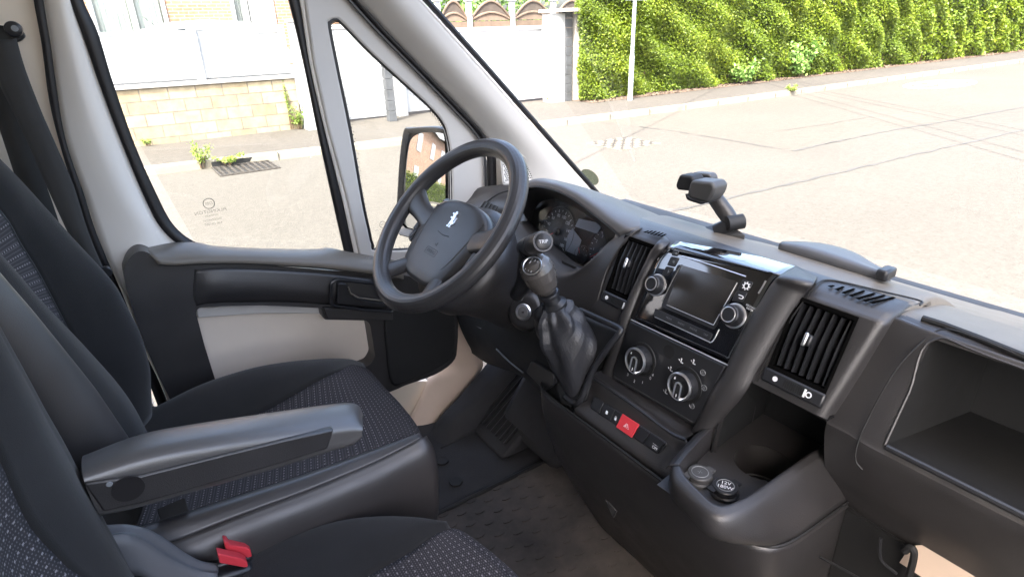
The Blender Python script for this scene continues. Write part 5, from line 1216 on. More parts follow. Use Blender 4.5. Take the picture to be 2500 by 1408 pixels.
b = MB(); b.lathe(at(1160, 746, x=.62), (-1, 0, .3), [(0, .012), (.004, .012), (.005, .007), (.003, .005)], 20); b.build('lamp_switch', SATIN, kn)

# ---- steering wheel
W = Vector((.5035, .4504, 1.3193)); s2 = math.sqrt(.5)
wn, wu, wv = Vector((-s2, 0, s2)), Vector((s2, 0, s2)), Vector((0, -1, 0))        # wv: to the right as the driver sees it
def WP(a, c, d=0.0): return W + wv * a + wu * c + wn * d
b = MB(); Rw = .1770
b.tube([WP(Rw * math.cos(2 * math.pi * k / 96), Rw * math.sin(2 * math.pi * k / 96)) for k in range(96)], .0182, seg=20, closed=True, flat=.92)
wheel = b.build('steering_wheel', WHEELMAT, van, sharp=0)
# spokes: thick limbs from hub to rim
def spoke(pts, wd, th):
    b = MB(); loops = []
    P = cr(pts, 5); n = len(P)
    for i, p in enumerate(P):
        t = (P[min(i + 1, n - 1)] - P[max(i - 1, 0)]).normalized(); s = wn.cross(t).normalized(); k = i / (n - 1)
        w_ = wd[0] + (wd[1] - wd[0]) * k - (wd[2] * math.sin(math.pi * k)); h = th
        loops.append([p + s * w_ * math.cos(q) * (1 if True else 1) + wn * h * math.copysign(abs(math.sin(q)) ** .7, math.sin(q)) for q in [2 * math.pi * j / 16 for j in range(16)]])
    b.loft(loops, cap0=True, cap1=True); return b.build('spoke', WHEELMAT, wheel, sharp=70)
spoke([WP(-.070, -.012, -.026), WP(-.125, .002, -.016), WP(-.176, .020, -.002)], (.030, .036, .010), .011)
spoke([WP(.070, -.012, -.026), WP(.125, .002, -.016), WP(.176, .020, -.002)], (.030, .036, .010), .011)
spoke([WP(-.050, -.085, -.030), WP(-.075, -.125, -.014), WP(-.098, -.152, -.004)], (.020, .026, .003), .009)
spoke([WP(.050, -.085, -.030), WP(.075, -.125, -.014), WP(.098, -.152, -.004)], (.020, .026, .003), .009)
# hub: a padded shield
def hubloop(k, d, du=0):
    pts = [(-.094, .036), (-.060, .054), (0, .060), (.060, .054), (.094, .036), (.110, .000), (.103, -.050), (.082, -.106), (.045, -.124), (0, -.126), (-.045, -.124), (-.082, -.106), (-.103, -.050), (-.110, .000)]
    return cr([WP(a * k, (c + .03) * k - .03 + du, d) for a, c in pts], 4, closed=True)
hub = MB().loft([hubloop(.80, -.075), hubloop(.95, -.052), hubloop(1.0, -.034), hubloop(.995, -.024), hubloop(.965, -.0175), hubloop(.90, -.0145), hubloop(.72, -.0125), hubloop(.4, -.011), hubloop(.1, -.0108)], cap0=True, cap1=True).build('hub', WHEELMAT, wheel, sharp=60)
cl = [(-.060, .0), (-.052, -.060), (-.030, -.082), (0, -.086), (.030, -.082), (.052, -.060), (.060, .0)]
b = MB(); b.tube(cr([WP(-.090, .030, -.0150), WP(-.082, -.02, -.0133), WP(-.068, -.070, -.0135), WP(-.05, -.088, -.0140), WP(0, -.093, -.0140), WP(.05, -.088, -.0140), WP(.068, -.070, -.0135), WP(.082, -.02, -.0133), WP(.090, .030, -.0150)], 5), .0016, seg=6); b.build('hub_crease', SOFTGREY, hub)
b = MB(); b.tube(cr([WP(-.022, -.020, -.0108), WP(0, -.0225, -.0106), WP(.022, -.020, -.0108)], 4), .0009, seg=5); b.build('hub_seam', DARK, hub)
def hz(a, c): return .0050
text('lettering', 'AIRBAG', WP(0, -.062, -.0112), wv, wu, .0095, DARK, hub)
b = MB(); b.tube(roundpoly([WP(-.021, -.055, -.0112), WP(.021, -.055, -.0112), WP(.021, -.069, -.0114), WP(-.021, -.069, -.0114)], .004), .0007, seg=4, closed=True)
b.tube([WP(-.004, -.044, -.0110), WP(.004, -.048, -.0110), WP(.003, -.040, -.0110)], .0007, seg=4); b.build('airbag_mark', DARK, hub)
# the rearing lion badge
lion = [(-.50, -1.0), (-.18, -1.0), (-.14, -.88), (-.28, -.82), (-.14, -.50), (.02, -.62), (.06, -1.0), (.42, -1.0), (.46, -.88), (.26, -.82), (.30, -.45), (.22, -.10), (.52, .10), (.72, .02), (.80, .12), (.62, .24), (.34, .22), (.46, .42), (.74, .58), (.86, .52), (.90, .64), (.74, .74), (.44, .60), (.30, .62), (.36, .84), (.20, .98), (-.02, .96), (-.10, .84), (-.30, .78), (-.26, .66), (-.10, .62), (-.24, .40), (-.36, .10), (-.40, -.20), (-.62, -.42), (-.74, -.26), (-.62, .0), (-.74, .30), (-.84, .28), (-.76, .02), (-.90, -.28), (-.76, -.54), (-.54, -.58), (-.44, -.78)]
b = MB(); b.prism([WP(a * -.0135, .014 + c * .0180, -.0112) for a, c in lion], wn * .0022); b.build('lion_badge', CHROME, hub, sharp=20)
# switch pads on the upper spokes
for sgn in (-1, 1):
    b = MB(); b.prism(roundpoly([WP(sgn * .112, .016, -.024), WP(sgn * .128, .006, -.024), WP(sgn * .120, -.062, -.028), WP(sgn * .104, -.066, -.028)], .004), wn * .008); pdn = b.build('switch_pad', SATIN, wheel, bevel=.002)
    for k in range(4):
        a = WP(sgn * (.120 - .0018 * k), .006 - k * .0185, -.0160 - .0011 * k); b = MB(); b.box(a, (.011, .015, .004), wv, wu, wn); b.build('button', SOFTGREY if k != 1 else DARK, pdn, bevel=.0012)
# column shroud behind the wheel
b = MB(); b.lathe(WP(.0, -.035, -.055), -wn, [(0, .085), (.012, .112), (.03, .118), (.055, .114), (.09, .095), (.17, .075), (.24, .07)], 40); col = b.build('steering_column', PLASTIC, van, sharp=60)
# stalk with the round button end
b = MB(); st = cr([at(1262, 720, x=.575), at(1278, 690, x=.572), at(1285, 640, x=.568), at(1290, 612, x=.563)], 5); b.tube(st, [.014 + .003 * k / len(st) for k in range(len(st))], seg=14); b.build('stalk_stem', SATIN, col)
sa_, sb_ = at(1284, 604, x=.575), at(1326, 590, x=.52); ax = (sb_ - sa_); L = ax.length; ax.normalize()
b = MB(); b.lathe(sa_, ax, [(-.012, .010), (-.004, .017), (L * .3, .0175), (L * .45, .0175), (L * .46, .0160), (L * .5, .0160), (L * .51, .0178), (L * .95, .0172), (L, .0158)], 30); stk = b.build('stalk', PLASTIC, col, sharp=30)
b = MB(); b.lathe(sb_, ax, [(-.002, .0132), (.0012, .0130), (.0022, .0115)], 30); cp = b.build('stalk_button', SATIN, stk)
u_ = Vector((0, 0, 1)).cross(ax).normalized(); v_ = ax.cross(u_)
text('lettering', 'TRIP', sb_ + ax * .0026, u_, v_, .0075, WHITEMARK, cp)
b = MB(); b.tube([sb_ + ax * .0008 + (u_ * math.cos(a * .21) + v_ * math.sin(a * .21)) * .0137 for a in range(30)], .0005, seg=4, closed=True); b.build('button_ring', PALEGREY, stk)
# ignition pod
ig = at(1276, 762, x=.600); nig = (Vector(CAM) - ig).normalized() * .35 + Vector((-.9, -.25, .25)); nig.normalize()
b = MB(); b.lathe(ig - nig * .06, nig, [(0, .050), (.03, .044), (.048, .040), (.055, .032), (.056, .026)], 30); pod = b.build('ignition_pod', PLASTIC, van, sharp=50)
b = MB(); b.lathe(ig - nig * .004, nig, [(-.004, .0175), (.002, .0175), (.004, .0155), (.003, .012)], 30); b.build('lock_ring', CHROME, pod)
b = MB(); b.lathe(ig - nig * .004, nig, [(0, .0115), (.0035, .0112), (.004, .010)], 24); lk = b.build('lock_barrel', PALEGREY, pod)
yg = Vector((0, -1, 0)); tg = nig.cross(yg).normalized()
b = MB(); b.box(ig + nig * .0004, (.009, .004, .0012), (yg + tg * .4).normalized(), nig.cross((yg + tg * .4).normalized()), nig); b.build('key_slot', DARK, lk)
# shallow round tray beside the column
b = MB(); tc_ = at(1262, 660, x=.615); b.lathe(tc_ - nig * .03, nig, [(0, .03), (.002, .032), (.028, .036), (.032, .036), (.032, .034), (.03, .031), (.004, .028)], 30); b.build('coin_recess', DARK, pod)

# ---- gear lever
gp0 = [at(1322, 770, x=.635), at(1400, 760, x=.65), at(1460, 785, x=.65), at(1512, 806, x=.648)]
gp1 = [at(1325, 830, x=.612), at(1390, 835, x=.62), at(1450, 840, x=.625), at(1496, 842, x=.63)]
gp2 = [at(1345, 900, x=.592), at(1385, 905, x=.597), at(1420, 905, x=.602), at(1455, 900, x=.607)]
gp3 = [at(1370, 985, x=.57), at(1395, 990, x=.575), at(1415, 985, x=.58), at(1432, 975, x=.585)]
gl_ = patch('gear_lever', [gp0, gp1, gp2, gp3], DARK, van, su=4, sv=5, solid=.004)
fo_ = [at(1416, 757, x=.640), at(1462, 778, x=.640), at(1510, 800, x=.638), at(1513, 812, x=.632), at(1485, 848, x=.618), at(1455, 890, x=.605), at(1434, 935, x=.593), at(1420, 972, x=.582), at(1404, 984, x=.577), at(1380, 968, x=.577)]
b = MB(); b.tube(cr(fo_, 6), .0055, seg=10); b.build('boot_frame', SATIN, gl_)
# boot: a gathered leather sleeve
topc = at(1352, 742, x=.585); basec = at(1400, 880, x=.612)
bp_px = [(1412, 766), (1432, 784), (1450, 812), (1458, 842), (1449, 880), (1430, 924), (1411, 968), (1390, 972), (1368, 940), (1345, 890), (1330, 830), (1330, 790), (1350, 768), (1385, 758)]
bx_ = [.640, .640, .635, .622, .610, .598, .585, .580, .583, .590, .600, .612, .625, .635]
base = cr([at(a, c, x=q) for (a, c), q in zip(bp_px, bx_)], 4, closed=True); nb = len(base)
axb = (topc - at(1375, 830, x=.607)).normalized()
ua = Vector((0, -1, 0)); ua = (ua - axb * ua.dot(axb)).normalized(); va = axb.cross(ua)
# the ring at the top is matched to the base by angle
cb = sum(base, Vector()) / nb
def ang(p): d = p - cb; return math.atan2(d.dot(va), d.dot(ua))
loops = []; rng = random.Random(3); ph = [rng.uniform(0, 6.28) for _ in range(4)]
for k in range(17):
    t = k / 16; L_ = []
    for p in base:
        a = ang(p); rr = .019 + .002 * math.sin(a * 7); tp = topc + (ua * math.cos(a) + va * math.sin(a)) * rr
        e = t ** 1.5; q = tp.lerp(p, e) - axb * .0
        fold = math.sin(a * 5 + ph[0] + t * 2.2) * .006 * math.sin(math.pi * min(1, t * 1.05)) + math.sin(a * 9 + ph[1] - t * 4) * .0028 * (1 - t) + math.sin(t * 19 + a * 2) * .0022 * math.sin(math.pi * t)
        bulge = .010 * math.sin(math.pi * t)
        q = q + (ua * math.cos(a) + va * math.sin(a)) * (fold + bulge) + Vector((-.010, 0, .004)) * math.sin(math.pi * t)
        L_.append(q)
    loops.append(L_)
MB().loft(loops).build('gear_boot', LEATHER, gl_, sharp=0)
# collar and knob
kc = at(1316, 668, x=.560); ka = (kc - topc).normalized()
b = MB(); b.lathe(topc, ka, [(-.016, .020), (-.008, .0235), (.0, .0235), (.006, .016), (.016, .0145), (.018, .0185), (.022, .0195), (.025, .0185), (.027, .014)], 30); b.build('lever_collar', SATIN, gl_)
Lk = (kc - topc).length
b = MB(); b.lathe(topc, ka, [(.027, .0135), (.030, .017), (Lk - .028, .0235), (Lk - .010, .0285), (Lk + .008, .030), (Lk + .020, .0275), (Lk + .029, .021), (Lk + .032, .012), (Lk + .033, .001)], 36); kn_ = b.build('gear_knob', KNOBMAT, gl_, sharp=0)
kcen = topc + ka * (Lk + .004)
rdir = Vector(ray(1300, 656)).normalized(); oc = Vector(CAM) - kcen; bq = oc.dot(rdir); disc = bq * bq - (oc.dot(oc) - .030 ** 2)
hit = Vector(CAM) + rdir * (-bq - math.sqrt(max(disc, 0))); capn = ((hit - kcen).normalized() + ka * .35).normalized(); cc = kcen + capn * .0285
uc = Vector((0, -1, 0)); uc = (uc - capn * uc.dot(capn)).normalized(); vc = capn.cross(uc)
b = MB(); b.lathe(cc - capn * .006, capn, [(-.012, .017), (.004, .0175), (.006, .0165), (.0066, .0145)], 30); kc_ = b.build('knob_cap', SATIN, kn_)
b = MB(); b.tube([cc + capn * .0002 + (uc * math.cos(a * .21) + vc * math.sin(a * .21)) * .0162 for a in range(30)], .0013, seg=6, closed=True); b.build('cap_ring', CHROME, kn_)
b = MB()
for dx in (-.0062, 0, .0062): b.box(cc + capn * .0012 + uc * dx, (.0009, .013, .0005), uc, vc, capn)
b.box(cc + capn * .0012, (.0125, .0009, .0005), uc, vc, capn); b.build('shift_pattern', WHITEMARK, kc_)
for i, s in enumerate('135'): text('lettering', s, cc + capn * .0014 + uc * (-.0062 + .0062 * i) + vc * .0096, uc, vc, .0052, WHITEMARK, kc_)
for i, s in enumerate('24R'): text('lettering', s, cc + capn * .0014 + uc * (-.0062 + .0062 * i) - vc * .0096, uc, vc, .0052, WHITEMARK, kc_)

# ---- floor
b = MB(); b.bx(-.9, 1.15, -.92, .88, .585, .597); flo = b.build('cab_floor', CARPET, van)
b = MB(); b.prism([Vector((.66, .74, .60)), Vector((1.02, .74, .86)), Vector((1.02, .74, .60))], (0, -.20, 0)); fr_ = b.build('foot_rest', CARPET, flo, bevel=.012)
for i in range(8):
    y = .725 - i * .022; b = MB(); b.tube([Vector((.69, y, .6265)), Vector((.99, y, .8425))], .004, seg=6); b.build('rib', SATIN, fr_)
w0 = [at(1034, 1095, y=.76), at(1070, 1025, y=.77), at(1125, 965, y=.79), at(1180, 900, y=.80), at(1210, 860, y=.80)]
w1 = [at(1052, 1108, y=.72), at(1100, 1040, y=.72), at(1160, 985, y=.72), at(1220, 930, y=.72), at(1260, 890, y=.72)]
w2_ = [Vector((p.x + .02, .69, .60)) for p in w1]
patch('wheel_arch', [w0, w1, w2_], CARPET, flo, su=5, sv=4, solid=.004, sharp=80)
b = MB(); b.box((.80, .53, .70), (.06, .26, .20), (.8, 0, -.6), (0, 1, 0), (.6, 0, .8)); b.build('tunnel_cover', CARPET, flo, bevel=.03)
for (px, py) in ((1080, 1125), (1113, 1176)):
    c = at(px, py, z=.600); b = MB(); b.lathe(c, (0, 0, 1), [(0, .017), (.003, .016), (.002, .008)], 20); b.build('floor_plug', DARK, flo)
for y, pz in ((.50, .80), (.40, .82), (.31, .80)):
    b = MB(); b.box((.80, y, pz), (.012, .06, .075), (.85, 0, -.5), (0, 1, 0), (.5, 0, .85)); b.tube([(.81, y, pz), (.95, y, pz + .16)], .008, seg=8); b.build('pedal', DARK, van, bevel=.004)
g = thing('floor_mat', 'dusty black rubber mat with oval studs on the cab floor', 'floor mat', (.55, .2, .598))
mp = [Vector(p) for p in ((.30, .47, .5985), (.84, .47, .5985), (.86, .30, .5985), (.80, -.6, .5985), (.25, -.6, .5985))]
b = MB(); b.prism(roundpoly(mp, .03), (0, 0, .006)); b.build('sheet', MATRUB, g, bevel=.002)
b = MB()
for i in range(13):
    for j in range(24):
        x, y = .33 + i * .038, .44 - j * .042 + (i % 2) * .021
        lp = [Vector((x + .013 * math.cos(a * .628), y + .0065 * math.sin(a * .628), .6046)) for a in range(10)]
        b.loft([lp, [p + Vector((0, 0, .0022)) for p in lp]], cap1=True)
b.build('studs', MATRUB, g)
b = MB(); b.tube(roundpoly([p + Vector((0, 0, .007)) for p in mp], .03), .006, seg=8, closed=True); b.build('rim', DARK, g)

# ---- driver's seat
ds = MB(); ds.bx(-.25, .27, .26, .70, .602, .86); seat = ds.build('driver_seat', DARK, van, bevel=.02)
# backrest, from its far side to its near side
def rowpts(*cols): return list(zip(*cols))
sil = [(-230, 150), (-150, 260), (0, 412), (61, 477), (150, 576), (249, 685), (283, 742), (320, 815), (341, 886), (346, 940), (350, 1000)]
f0 = [at(a, c, y=.705) for a, c in sil]
f00 = [p + Vector((-.07, .02, -.0)) for p in f0]
f1 = [p + Vector((.012, -.035, .004)) for p in f0]
pat_l = [(-200, 300), (-130, 390), (0, 521), (45, 595), (92, 671), (160, 801), (185, 850), (215, 905), (245, 960), (275, 1020), (300, 1075)]
f2 = [at(a, c, y=.60) for a, c in pat_l]
patch('backrest_bolster', [f00, f0, f1, [a.lerp(c, .55) + Vector((.012, 0, 0)) for a, c in zip(f1, f2)], f2], FABRIC, seat, su=4, sv=5, solid=.004, sharp=80)
nb_px = [(-180, 450), (-100, 530), (0, 634), (40, 680), (78, 723), (163, 808), (215, 863), (273, 927), (315, 985), (345, 1040), (358, 1064)]
f4 = [at(a, c, y=.325) for a, c in nb_px]
f3 = [p + Vector((-.030, .035, -.005)) for p in f4]
patch('backrest_centre', [f2, [a.lerp(c, .35) + Vector((-.012, 0, 0)) for a, c in zip(f2, f3)], [a.lerp(c, .7) + Vector((-.014, 0, 0)) for a, c in zip(f2, f3)], f3], DOTS, seat, su=4, sv=5, solid=.004, sharp=80)
b = MB(); b.tube(cr([p + Vector((.0015, 0, 0)) for p in f2], 4), .0022, seg=5); b.build('stitching', DARK, seat)
sm_px = [(-200, 470), (-100, 570), (0, 685), (50, 742), (98, 800), (201, 927), (235, 975), (270, 1026), (290, 1055), (303, 1078), (312, 1100)]
f5 = [at(a, c, y=.265) for a, c in sm_px]
fm_ = [a.lerp(c, .5) + Vector((.008, -.004, .002)) for a, c in zip(f4, f5)]
patch('backrest_bolster', [f3, f4, fm_, f5], FABRIC, seat, su=4, sv=5, solid=.004, sharp=80)
f6 = [p + Vector((.006, -.022, -.002)) for p in f5]
f7 = [p + Vector((-.030, -.040, -.004)) for p in f5]
f8 = [p + Vector((-.13, -.045, -.006)) for p in f5]
f9 = [p + Vector((-.26, -.045, -.006)) for p in f5]
patch('backrest_side', [f5, f6, f7, f8, f9], VINYL, seat, su=4, sv=6, solid=.004, sharp=80)
b = MB(); b.tube(cr([p + Vector((.001, -.001, 0)) for p in f5], 4), .0020, seg=5); b.build('stitching', DARK, seat)
fb0 = [p + Vector((-.13, -.005, 0)) for p in f00]
patch('backrest_back', [f00, fb0, [a.lerp(c, .5) + Vector((-.03, 0, 0)) for a, c in zip(fb0, f9)], f9], FABRIC, seat, su=4, sv=4, solid=.004, sharp=80)
tp = [l[0] for l in (f00, f0, f1, f2, f3, f4, fm_, f5, f6, f7, f8, f9, fb0)]; tc0 = sum(tp, Vector()) / len(tp) + Vector((0, 0, .03))
b = MB(); b.loft([tp, [p.lerp(tc0, .45) + Vector((0, 0, .018)) for p in tp], [p.lerp(tc0, .9) + Vector((0, 0, .022)) for p in tp]], cap1=True); b.build('backrest_top', FABRIC, seat, sharp=80)
# cushion
z_ = lambda L, y: [at(a, c, y=y) for a, c in L]
far_px = [(300, 1040), (345, 1012), (400, 985), (480, 945), (560, 916), (640, 895), (720, 884), (800, 880), (850, 886), (882, 897)]
c0 = z_(far_px, .695); c00 = [p + Vector((.004 if i > 7 else 0, .025, -.05)) for i, p in enumerate(c0)]; c000 = [p + Vector((0, .005, -.12)) for p in c00]
patf_px = [(380, 1100), (430, 1085), (500, 1060), (580, 1030), (658, 1000), (720, 965), (784, 928), (830, 907), (862, 898), (884, 897)]
c2 = [at(a, c, y=.575) for a, c in patf_px]; c2[-1] = c0[-1] + Vector((.004, -.02, .006)); c2[-2] = c0[-2].lerp(c2[-2], .6)
cm1 = [a.lerp(c, .5) + Vector((0, 0, .012)) for a, c in zip(c0, c2)]
patch('cushion_bolster', [c000, c00, c0, cm1, c2], FABRIC, seat, su=4, sv=5, solid=.004, sharp=80)
nr_px = [(330, 1290), (400, 1270), (477, 1245), (560, 1218), (648, 1190), (725, 1165), (800, 1139), (902, 1102), (970, 1079), (1018, 1066)]
c5 = [at(a, c, y=.258) for a, c in nr_px]
fr_px = [(884, 897), (920, 925), (960, 965), (1000, 1020), (1030, 1072)]
fr3 = [at(a, c, x=q) for (a, c), q in zip(fr_px, (.366, .368, .360, .345, .325))]
fr3[0] = c2[-1]
rowsP = []
nP = len(c2)
for t, fp in ((0, None), (.28, fr3[1]), (.55, fr3[2]), (.8, fr3[3]), (1, None)):
    r = []
    for i in range(nP):
        p = c2[i].lerp(c5[i], t) + Vector((0, 0, -.010 * math.sin(math.pi * t)))
        if fp is not None:
            k = max(0.0, (i - nP + 4) / 3.0); base_ = c2[-1].lerp(c5[-1], t); p = p + (fp - base_) * (k * k)
        r.append(p)
    rowsP.append(r)
patch('cushion_centre', rowsP, DOTS, seat, su=5, sv=5, solid=.004, sharp=80)
# front face of the cushion
ff0 = [rowsP[k][-1] for k in range(5)]
ff1 = [p + Vector((.012, 0, -.022)) for p in ff0]; ff2 = [p + Vector((.008, 0, -.07)) for p in ff0]; ff3 = [p + Vector((-.03, 0, -.15)) for p in ff0]
patch('cushion_front', [ff0, ff1, ff2, ff3], DOTS, seat, su=4, sv=4, solid=.004, sharp=80)
# near bolster: fabric strip, ridge, deep vinyl side
rd_px = [(330, 1345), (400, 1330), (480, 1300), (560, 1268), (648, 1235), (730, 1205), (812, 1172), (910, 1130), (985, 1092), (1030, 1068)]
c6 = [at(a, c, y=.225) for a, c in rd_px]
c56 = [a.lerp(c, .5) + Vector((0, -.002, .008)) for a, c in zip(c5, c6)]
patch('cushion_bolster', [c5, c56, c6], VINYL, seat, su=4, sv=4, solid=.004, sharp=80)
b = MB(); b.tube(cr([p + Vector((0, 0, .001)) for p in c5], 4), .002, seg=5); b.build('stitching', DARK, seat)
c7 = [p + Vector((.004, -.016, -.022)) for p in c6]; c8 = [p + Vector((.004, -.022, -.075)) for p in c6]; c9 = [p + Vector((-.004, -.018, -.17)) for p in c6]; c10 = [p + Vector((-.02, .0, -.26)) for p in c6]
def wrap(r, dz=0):   # closes the bolster round the front corner
    p = r[-1]; return r + [p + Vector((.014, .016, -.014)), p + Vector((.020, .040, -.036)), p + Vector((.022, .075, -.050))]
patch('cushion_side', [wrap(c6), wrap(c7), wrap(c8), wrap(c9), wrap(c10)], VINYL, seat, su=4, sv=5, solid=.004, sharp=80)
b = MB(); b.prism([at(a, c, y=.262) + Vector((0, -.004, .002)) for a, c in ((380, 1240), (452, 1210), (466, 1262), (400, 1282))], (0, .004, -.02)); b.build('fabric_flap', FABRIC, seat, bevel=.002)
# armrest
A = [(205, 1112), (345, 1059), (500, 1030), (700, 1001), (800, 987), (850, 983), (876, 990), (887, 1012)]
Bp = [(202, 1160), (345, 1118), (500, 1088), (700, 1058), (800, 1046), (850, 1040), (874, 1040), (886, 1042)]
Cp = [(215, 1200), (345, 1182), (500, 1142), (700, 1095), (800, 1074), (845, 1068), (868, 1064), (884, 1056)]
Dp = [(245, 1258), (345, 1236), (500, 1192), (700, 1135), (800, 1103), (845, 1090), (866, 1080), (882, 1062)]
a0 = z_(A, .185); a1 = z_(Bp, .122); a2 = z_(Cp, .118); a3 = z_(Dp, .124)
am = [a.lerp(c, .5) + Vector((0, 0, .006)) for a, c in zip(a0, a1)]
a4 = [p + Vector((0, .055, 0)) for p in a3]; a5 = [p + Vector((0, .012, -.025)) for p in a0]
arm = patch('armrest', [a5, a0, am, a1, a2, a3, a4, a5], ARMSOFT, seat, su=5, sv=4, solid=0, sharp=80)
b = MB(); b.add([p for p in (a0[0], a1[0], a2[0], a3[0], a4[0], a5[0])], [(0, 1, 2, 3, 4, 5)]); b.add([p for p in (a0[-1], a1[-1], a2[-1], a3[-1], a4[-1], a5[-1])], [(0, 1, 2, 3, 4, 5)]); b.build('end_cap', ARMSOFT, arm)
pl = [at(a, c, y=.1145) for a, c in ((204, 1180), (345, 1160), (500, 1121), (700, 1072), (816, 1048), (812, 1060), (800, 1096), (700, 1128), (500, 1186), (345, 1230), (252, 1250))]
b = MB(); b.prism(pl, (0, .012, 0)); apl = b.build('side_plate', PLASTIC, arm, bevel=.0025)
hc = at(313, 1192, y=.1138); b = MB(); b.lathe(hc, (0, -1, 0), [(0, .0155), (.0008, .0155)], 28, ref=(1, 0, 0)); b.build('pivot_hole', SEAL, apl)
b = MB(); b.lathe(at(267, 1181, y=.1138), (0, -1, 0), [(0, .0032), (.0008, .0028)], 12, ref=(1, 0, 0)); b.build('pale_stud', DIMMARK, apl)

# ---- passenger bench (near the camera)
bs_ = MB(); bs_.bx(-.30, .24, -.78, .14, .602, .84); bench = bs_.build('passenger_seat', DARK, van, bevel=.02)
ps_px = [(-150, 590), (-60, 760), (34, 928), (75, 1003), (120, 1080), (160, 1155), (200, 1230), (248, 1318), (297, 1405), (330, 1470)]
g0 = [at(a, c, y=.165) for a, c in ps_px]; g00 = [p + Vector((-.10, .015, 0)) for p in g0]
g1 = [p + Vector((.012, -.030, .0)) for p in g0]
cr_px = [(-160, 850), (-80, 990), (0, 1140), (22, 1195), (61, 1276), (95, 1320), (130, 1356), (164, 1390), (208, 1420), (250, 1480)]
g3 = [at(a, c, y=.045) for a, c in cr_px]
g2 = [a.lerp(c, .5) + Vector((.016, 0, .004)) for a, c in zip(g1, g3)]
patch('backrest_bolster', [g00, g0, g1, g2, g3], FABRIC, bench, su=4, sv=5, solid=.004, sharp=80)
g4 = [p + Vector((-.012, -.05, 0)) for p in g3]; g5 = [p + Vector((-.012, -.22, .0)) for p in g3]
patch('backrest_centre', [g3, g4, g5], DOTS, bench, su=4, sv=4, solid=.004, sharp=80)
gb0 = [p + Vector((-.12, 0, 0)) for p in g00]; gb1 = [p + Vector((-.16, 0, 0)) for p in g5]
patch('backrest_back', [g00, gb0, gb1, g5], FABRIC, bench, su=4, sv=3, solid=.004, sharp=80)
tp = [l[0] for l in (g00, g0, g1, g2, g3, g4, g5, gb1, gb0)]; tc0 = sum(tp, Vector()) / len(tp) + Vector((0, 0, .03))
b = MB(); b.loft([tp, [p.lerp(tc0, .45) + Vector((0, 0, .018)) for p in tp], [p.lerp(tc0, .9) + Vector((0, 0, .022)) for p in tp]], cap1=True); b.build('backrest_top', FABRIC, bench, sharp=80)
t0 = [at(a, c, z=q) for (a, c), q in zip([(480, 1440), (545, 1392), (620, 1347), (700, 1311), (800, 1281), (880, 1266), (960, 1262), (1030, 1268), (1085, 1284)], (.955, .962, .967, .97, .972, .972, .970, .968, .964))]
t00 = [p + Vector((.004, .030, -.05)) for p in t0]; t000 = [p + Vector((.0, .02, -.14)) for p in t0]
t2 = [at(a, c, z=.975) for a, c in [(640, 1560), (700, 1530), (760, 1500), (830, 1455), (900, 1408), (960, 1374), (1015, 1341), (1060, 1308), (1088, 1290)]]
t2[-1] = t0[-1] + Vector((.003, -.012, .003))
t1 = [a.lerp(c, .5) + Vector((0, 0, .010)) for a, c in zip(t0, t2)]
patch('cushion_bolster', [t000, t00, t0, t1, t2], FABRIC, bench, su=4, sv=5, solid=.004, sharp=80)
fe = [at(a, c, z=q) for (a, c), q in zip([(1120, 1300), (1180, 1345), (1250, 1408), (1330, 1490)], (.966, .968, .968, .968))]
t5 = [Vector((p.x - .01, -.40, .975)) for p in t2]
rowsQ = [t2]
for k, fp in enumerate(fe):
    t = (k + 1) / 5; r = []
    for i in range(len(t2)):
        p = t2[i].lerp(t5[i], t * .55); kk = max(0.0, (i - len(t2) + 4) / 3.0); base_ = t2[-1].lerp(t5[-1], t * .55); r.append(p + (fp - base_) * kk * kk)
    rowsQ.append(r)
rowsQ.append([Vector((p.x, -.60, .972)) for p in rowsQ[-1]])
patch('cushion_centre', rowsQ, DOTS, bench, su=5, sv=5, solid=.004, sharp=80)
ffp = [r[-1] for r in rowsQ]
patch('cushion_front', [ffp, [p + Vector((.014, 0, -.02)) for p in ffp], [p + Vector((.006, 0, -.09)) for p in ffp], [p + Vector((-.04, 0, -.2)) for p in ffp]], DOTS, bench, su=4, sv=4, solid=.004, sharp=80)
# grey side cover sweeping down between the seats
s0 = [at(a, c, y=.185) for a, c in [(235, 1285), (262, 1284), (310, 1283), (360, 1295), (405, 1320), (450, 1352), (490, 1372), (530, 1378)]]
s1_ = [at(a, c, y=.172) for a, c in [(240, 1300), (270, 1298), (315, 1298), (355, 1312), (395, 1338), (440, 1366), (490, 1386), (530, 1390)]]
s2_ = [at(a, c, y=.160) for a, c in [(250, 1318), (275, 1315), (310, 1315), (345, 1330), (385, 1355), (430, 1382), (480, 1402), (530, 1410)]]
s3_ = [p + Vector((0, -.01, -.05)) for p in s2_]
sb0 = [p + Vector((0, .01, -.04)) for p in s0]
patch('seat_side_cover', [sb0, s0, [p + Vector((0, 0, -.005)) for p in s1_], s2_, s3_], PALEGREY, bench, su=5, sv=4, solid=.004, sharp=50)
# belt buckles with red buttons
for k, (qd, yy) in enumerate((([(546, 1320), (556, 1322), (562, 1330), (600, 1335), (612, 1342), (616, 1358), (604, 1361), (552, 1344)], .205), ([(531, 1350), (540, 1352), (590, 1363), (604, 1372), (606, 1384), (596, 1385), (536, 1374)], .185))):
    cen = at(570, 1340 + 30 * k, y=yy); b = MB(); dr = Vector((.25, 0, 1)).normalized()
    b.box(cen - dr * .045 + Vector((-.005, 0, 0)), (.060, .024, .075), dr.cross(Vector((0, 1, 0))), (0, 1, 0), dr); bk = b.build('belt_buckle', SATIN, bench, bevel=.006)
    b = MB(); b.prism([at(a, c, y=yy - .012) for a, c in qd], (0, .016, -.002)); b.build('release_button', RED, bk, bevel=.0015)

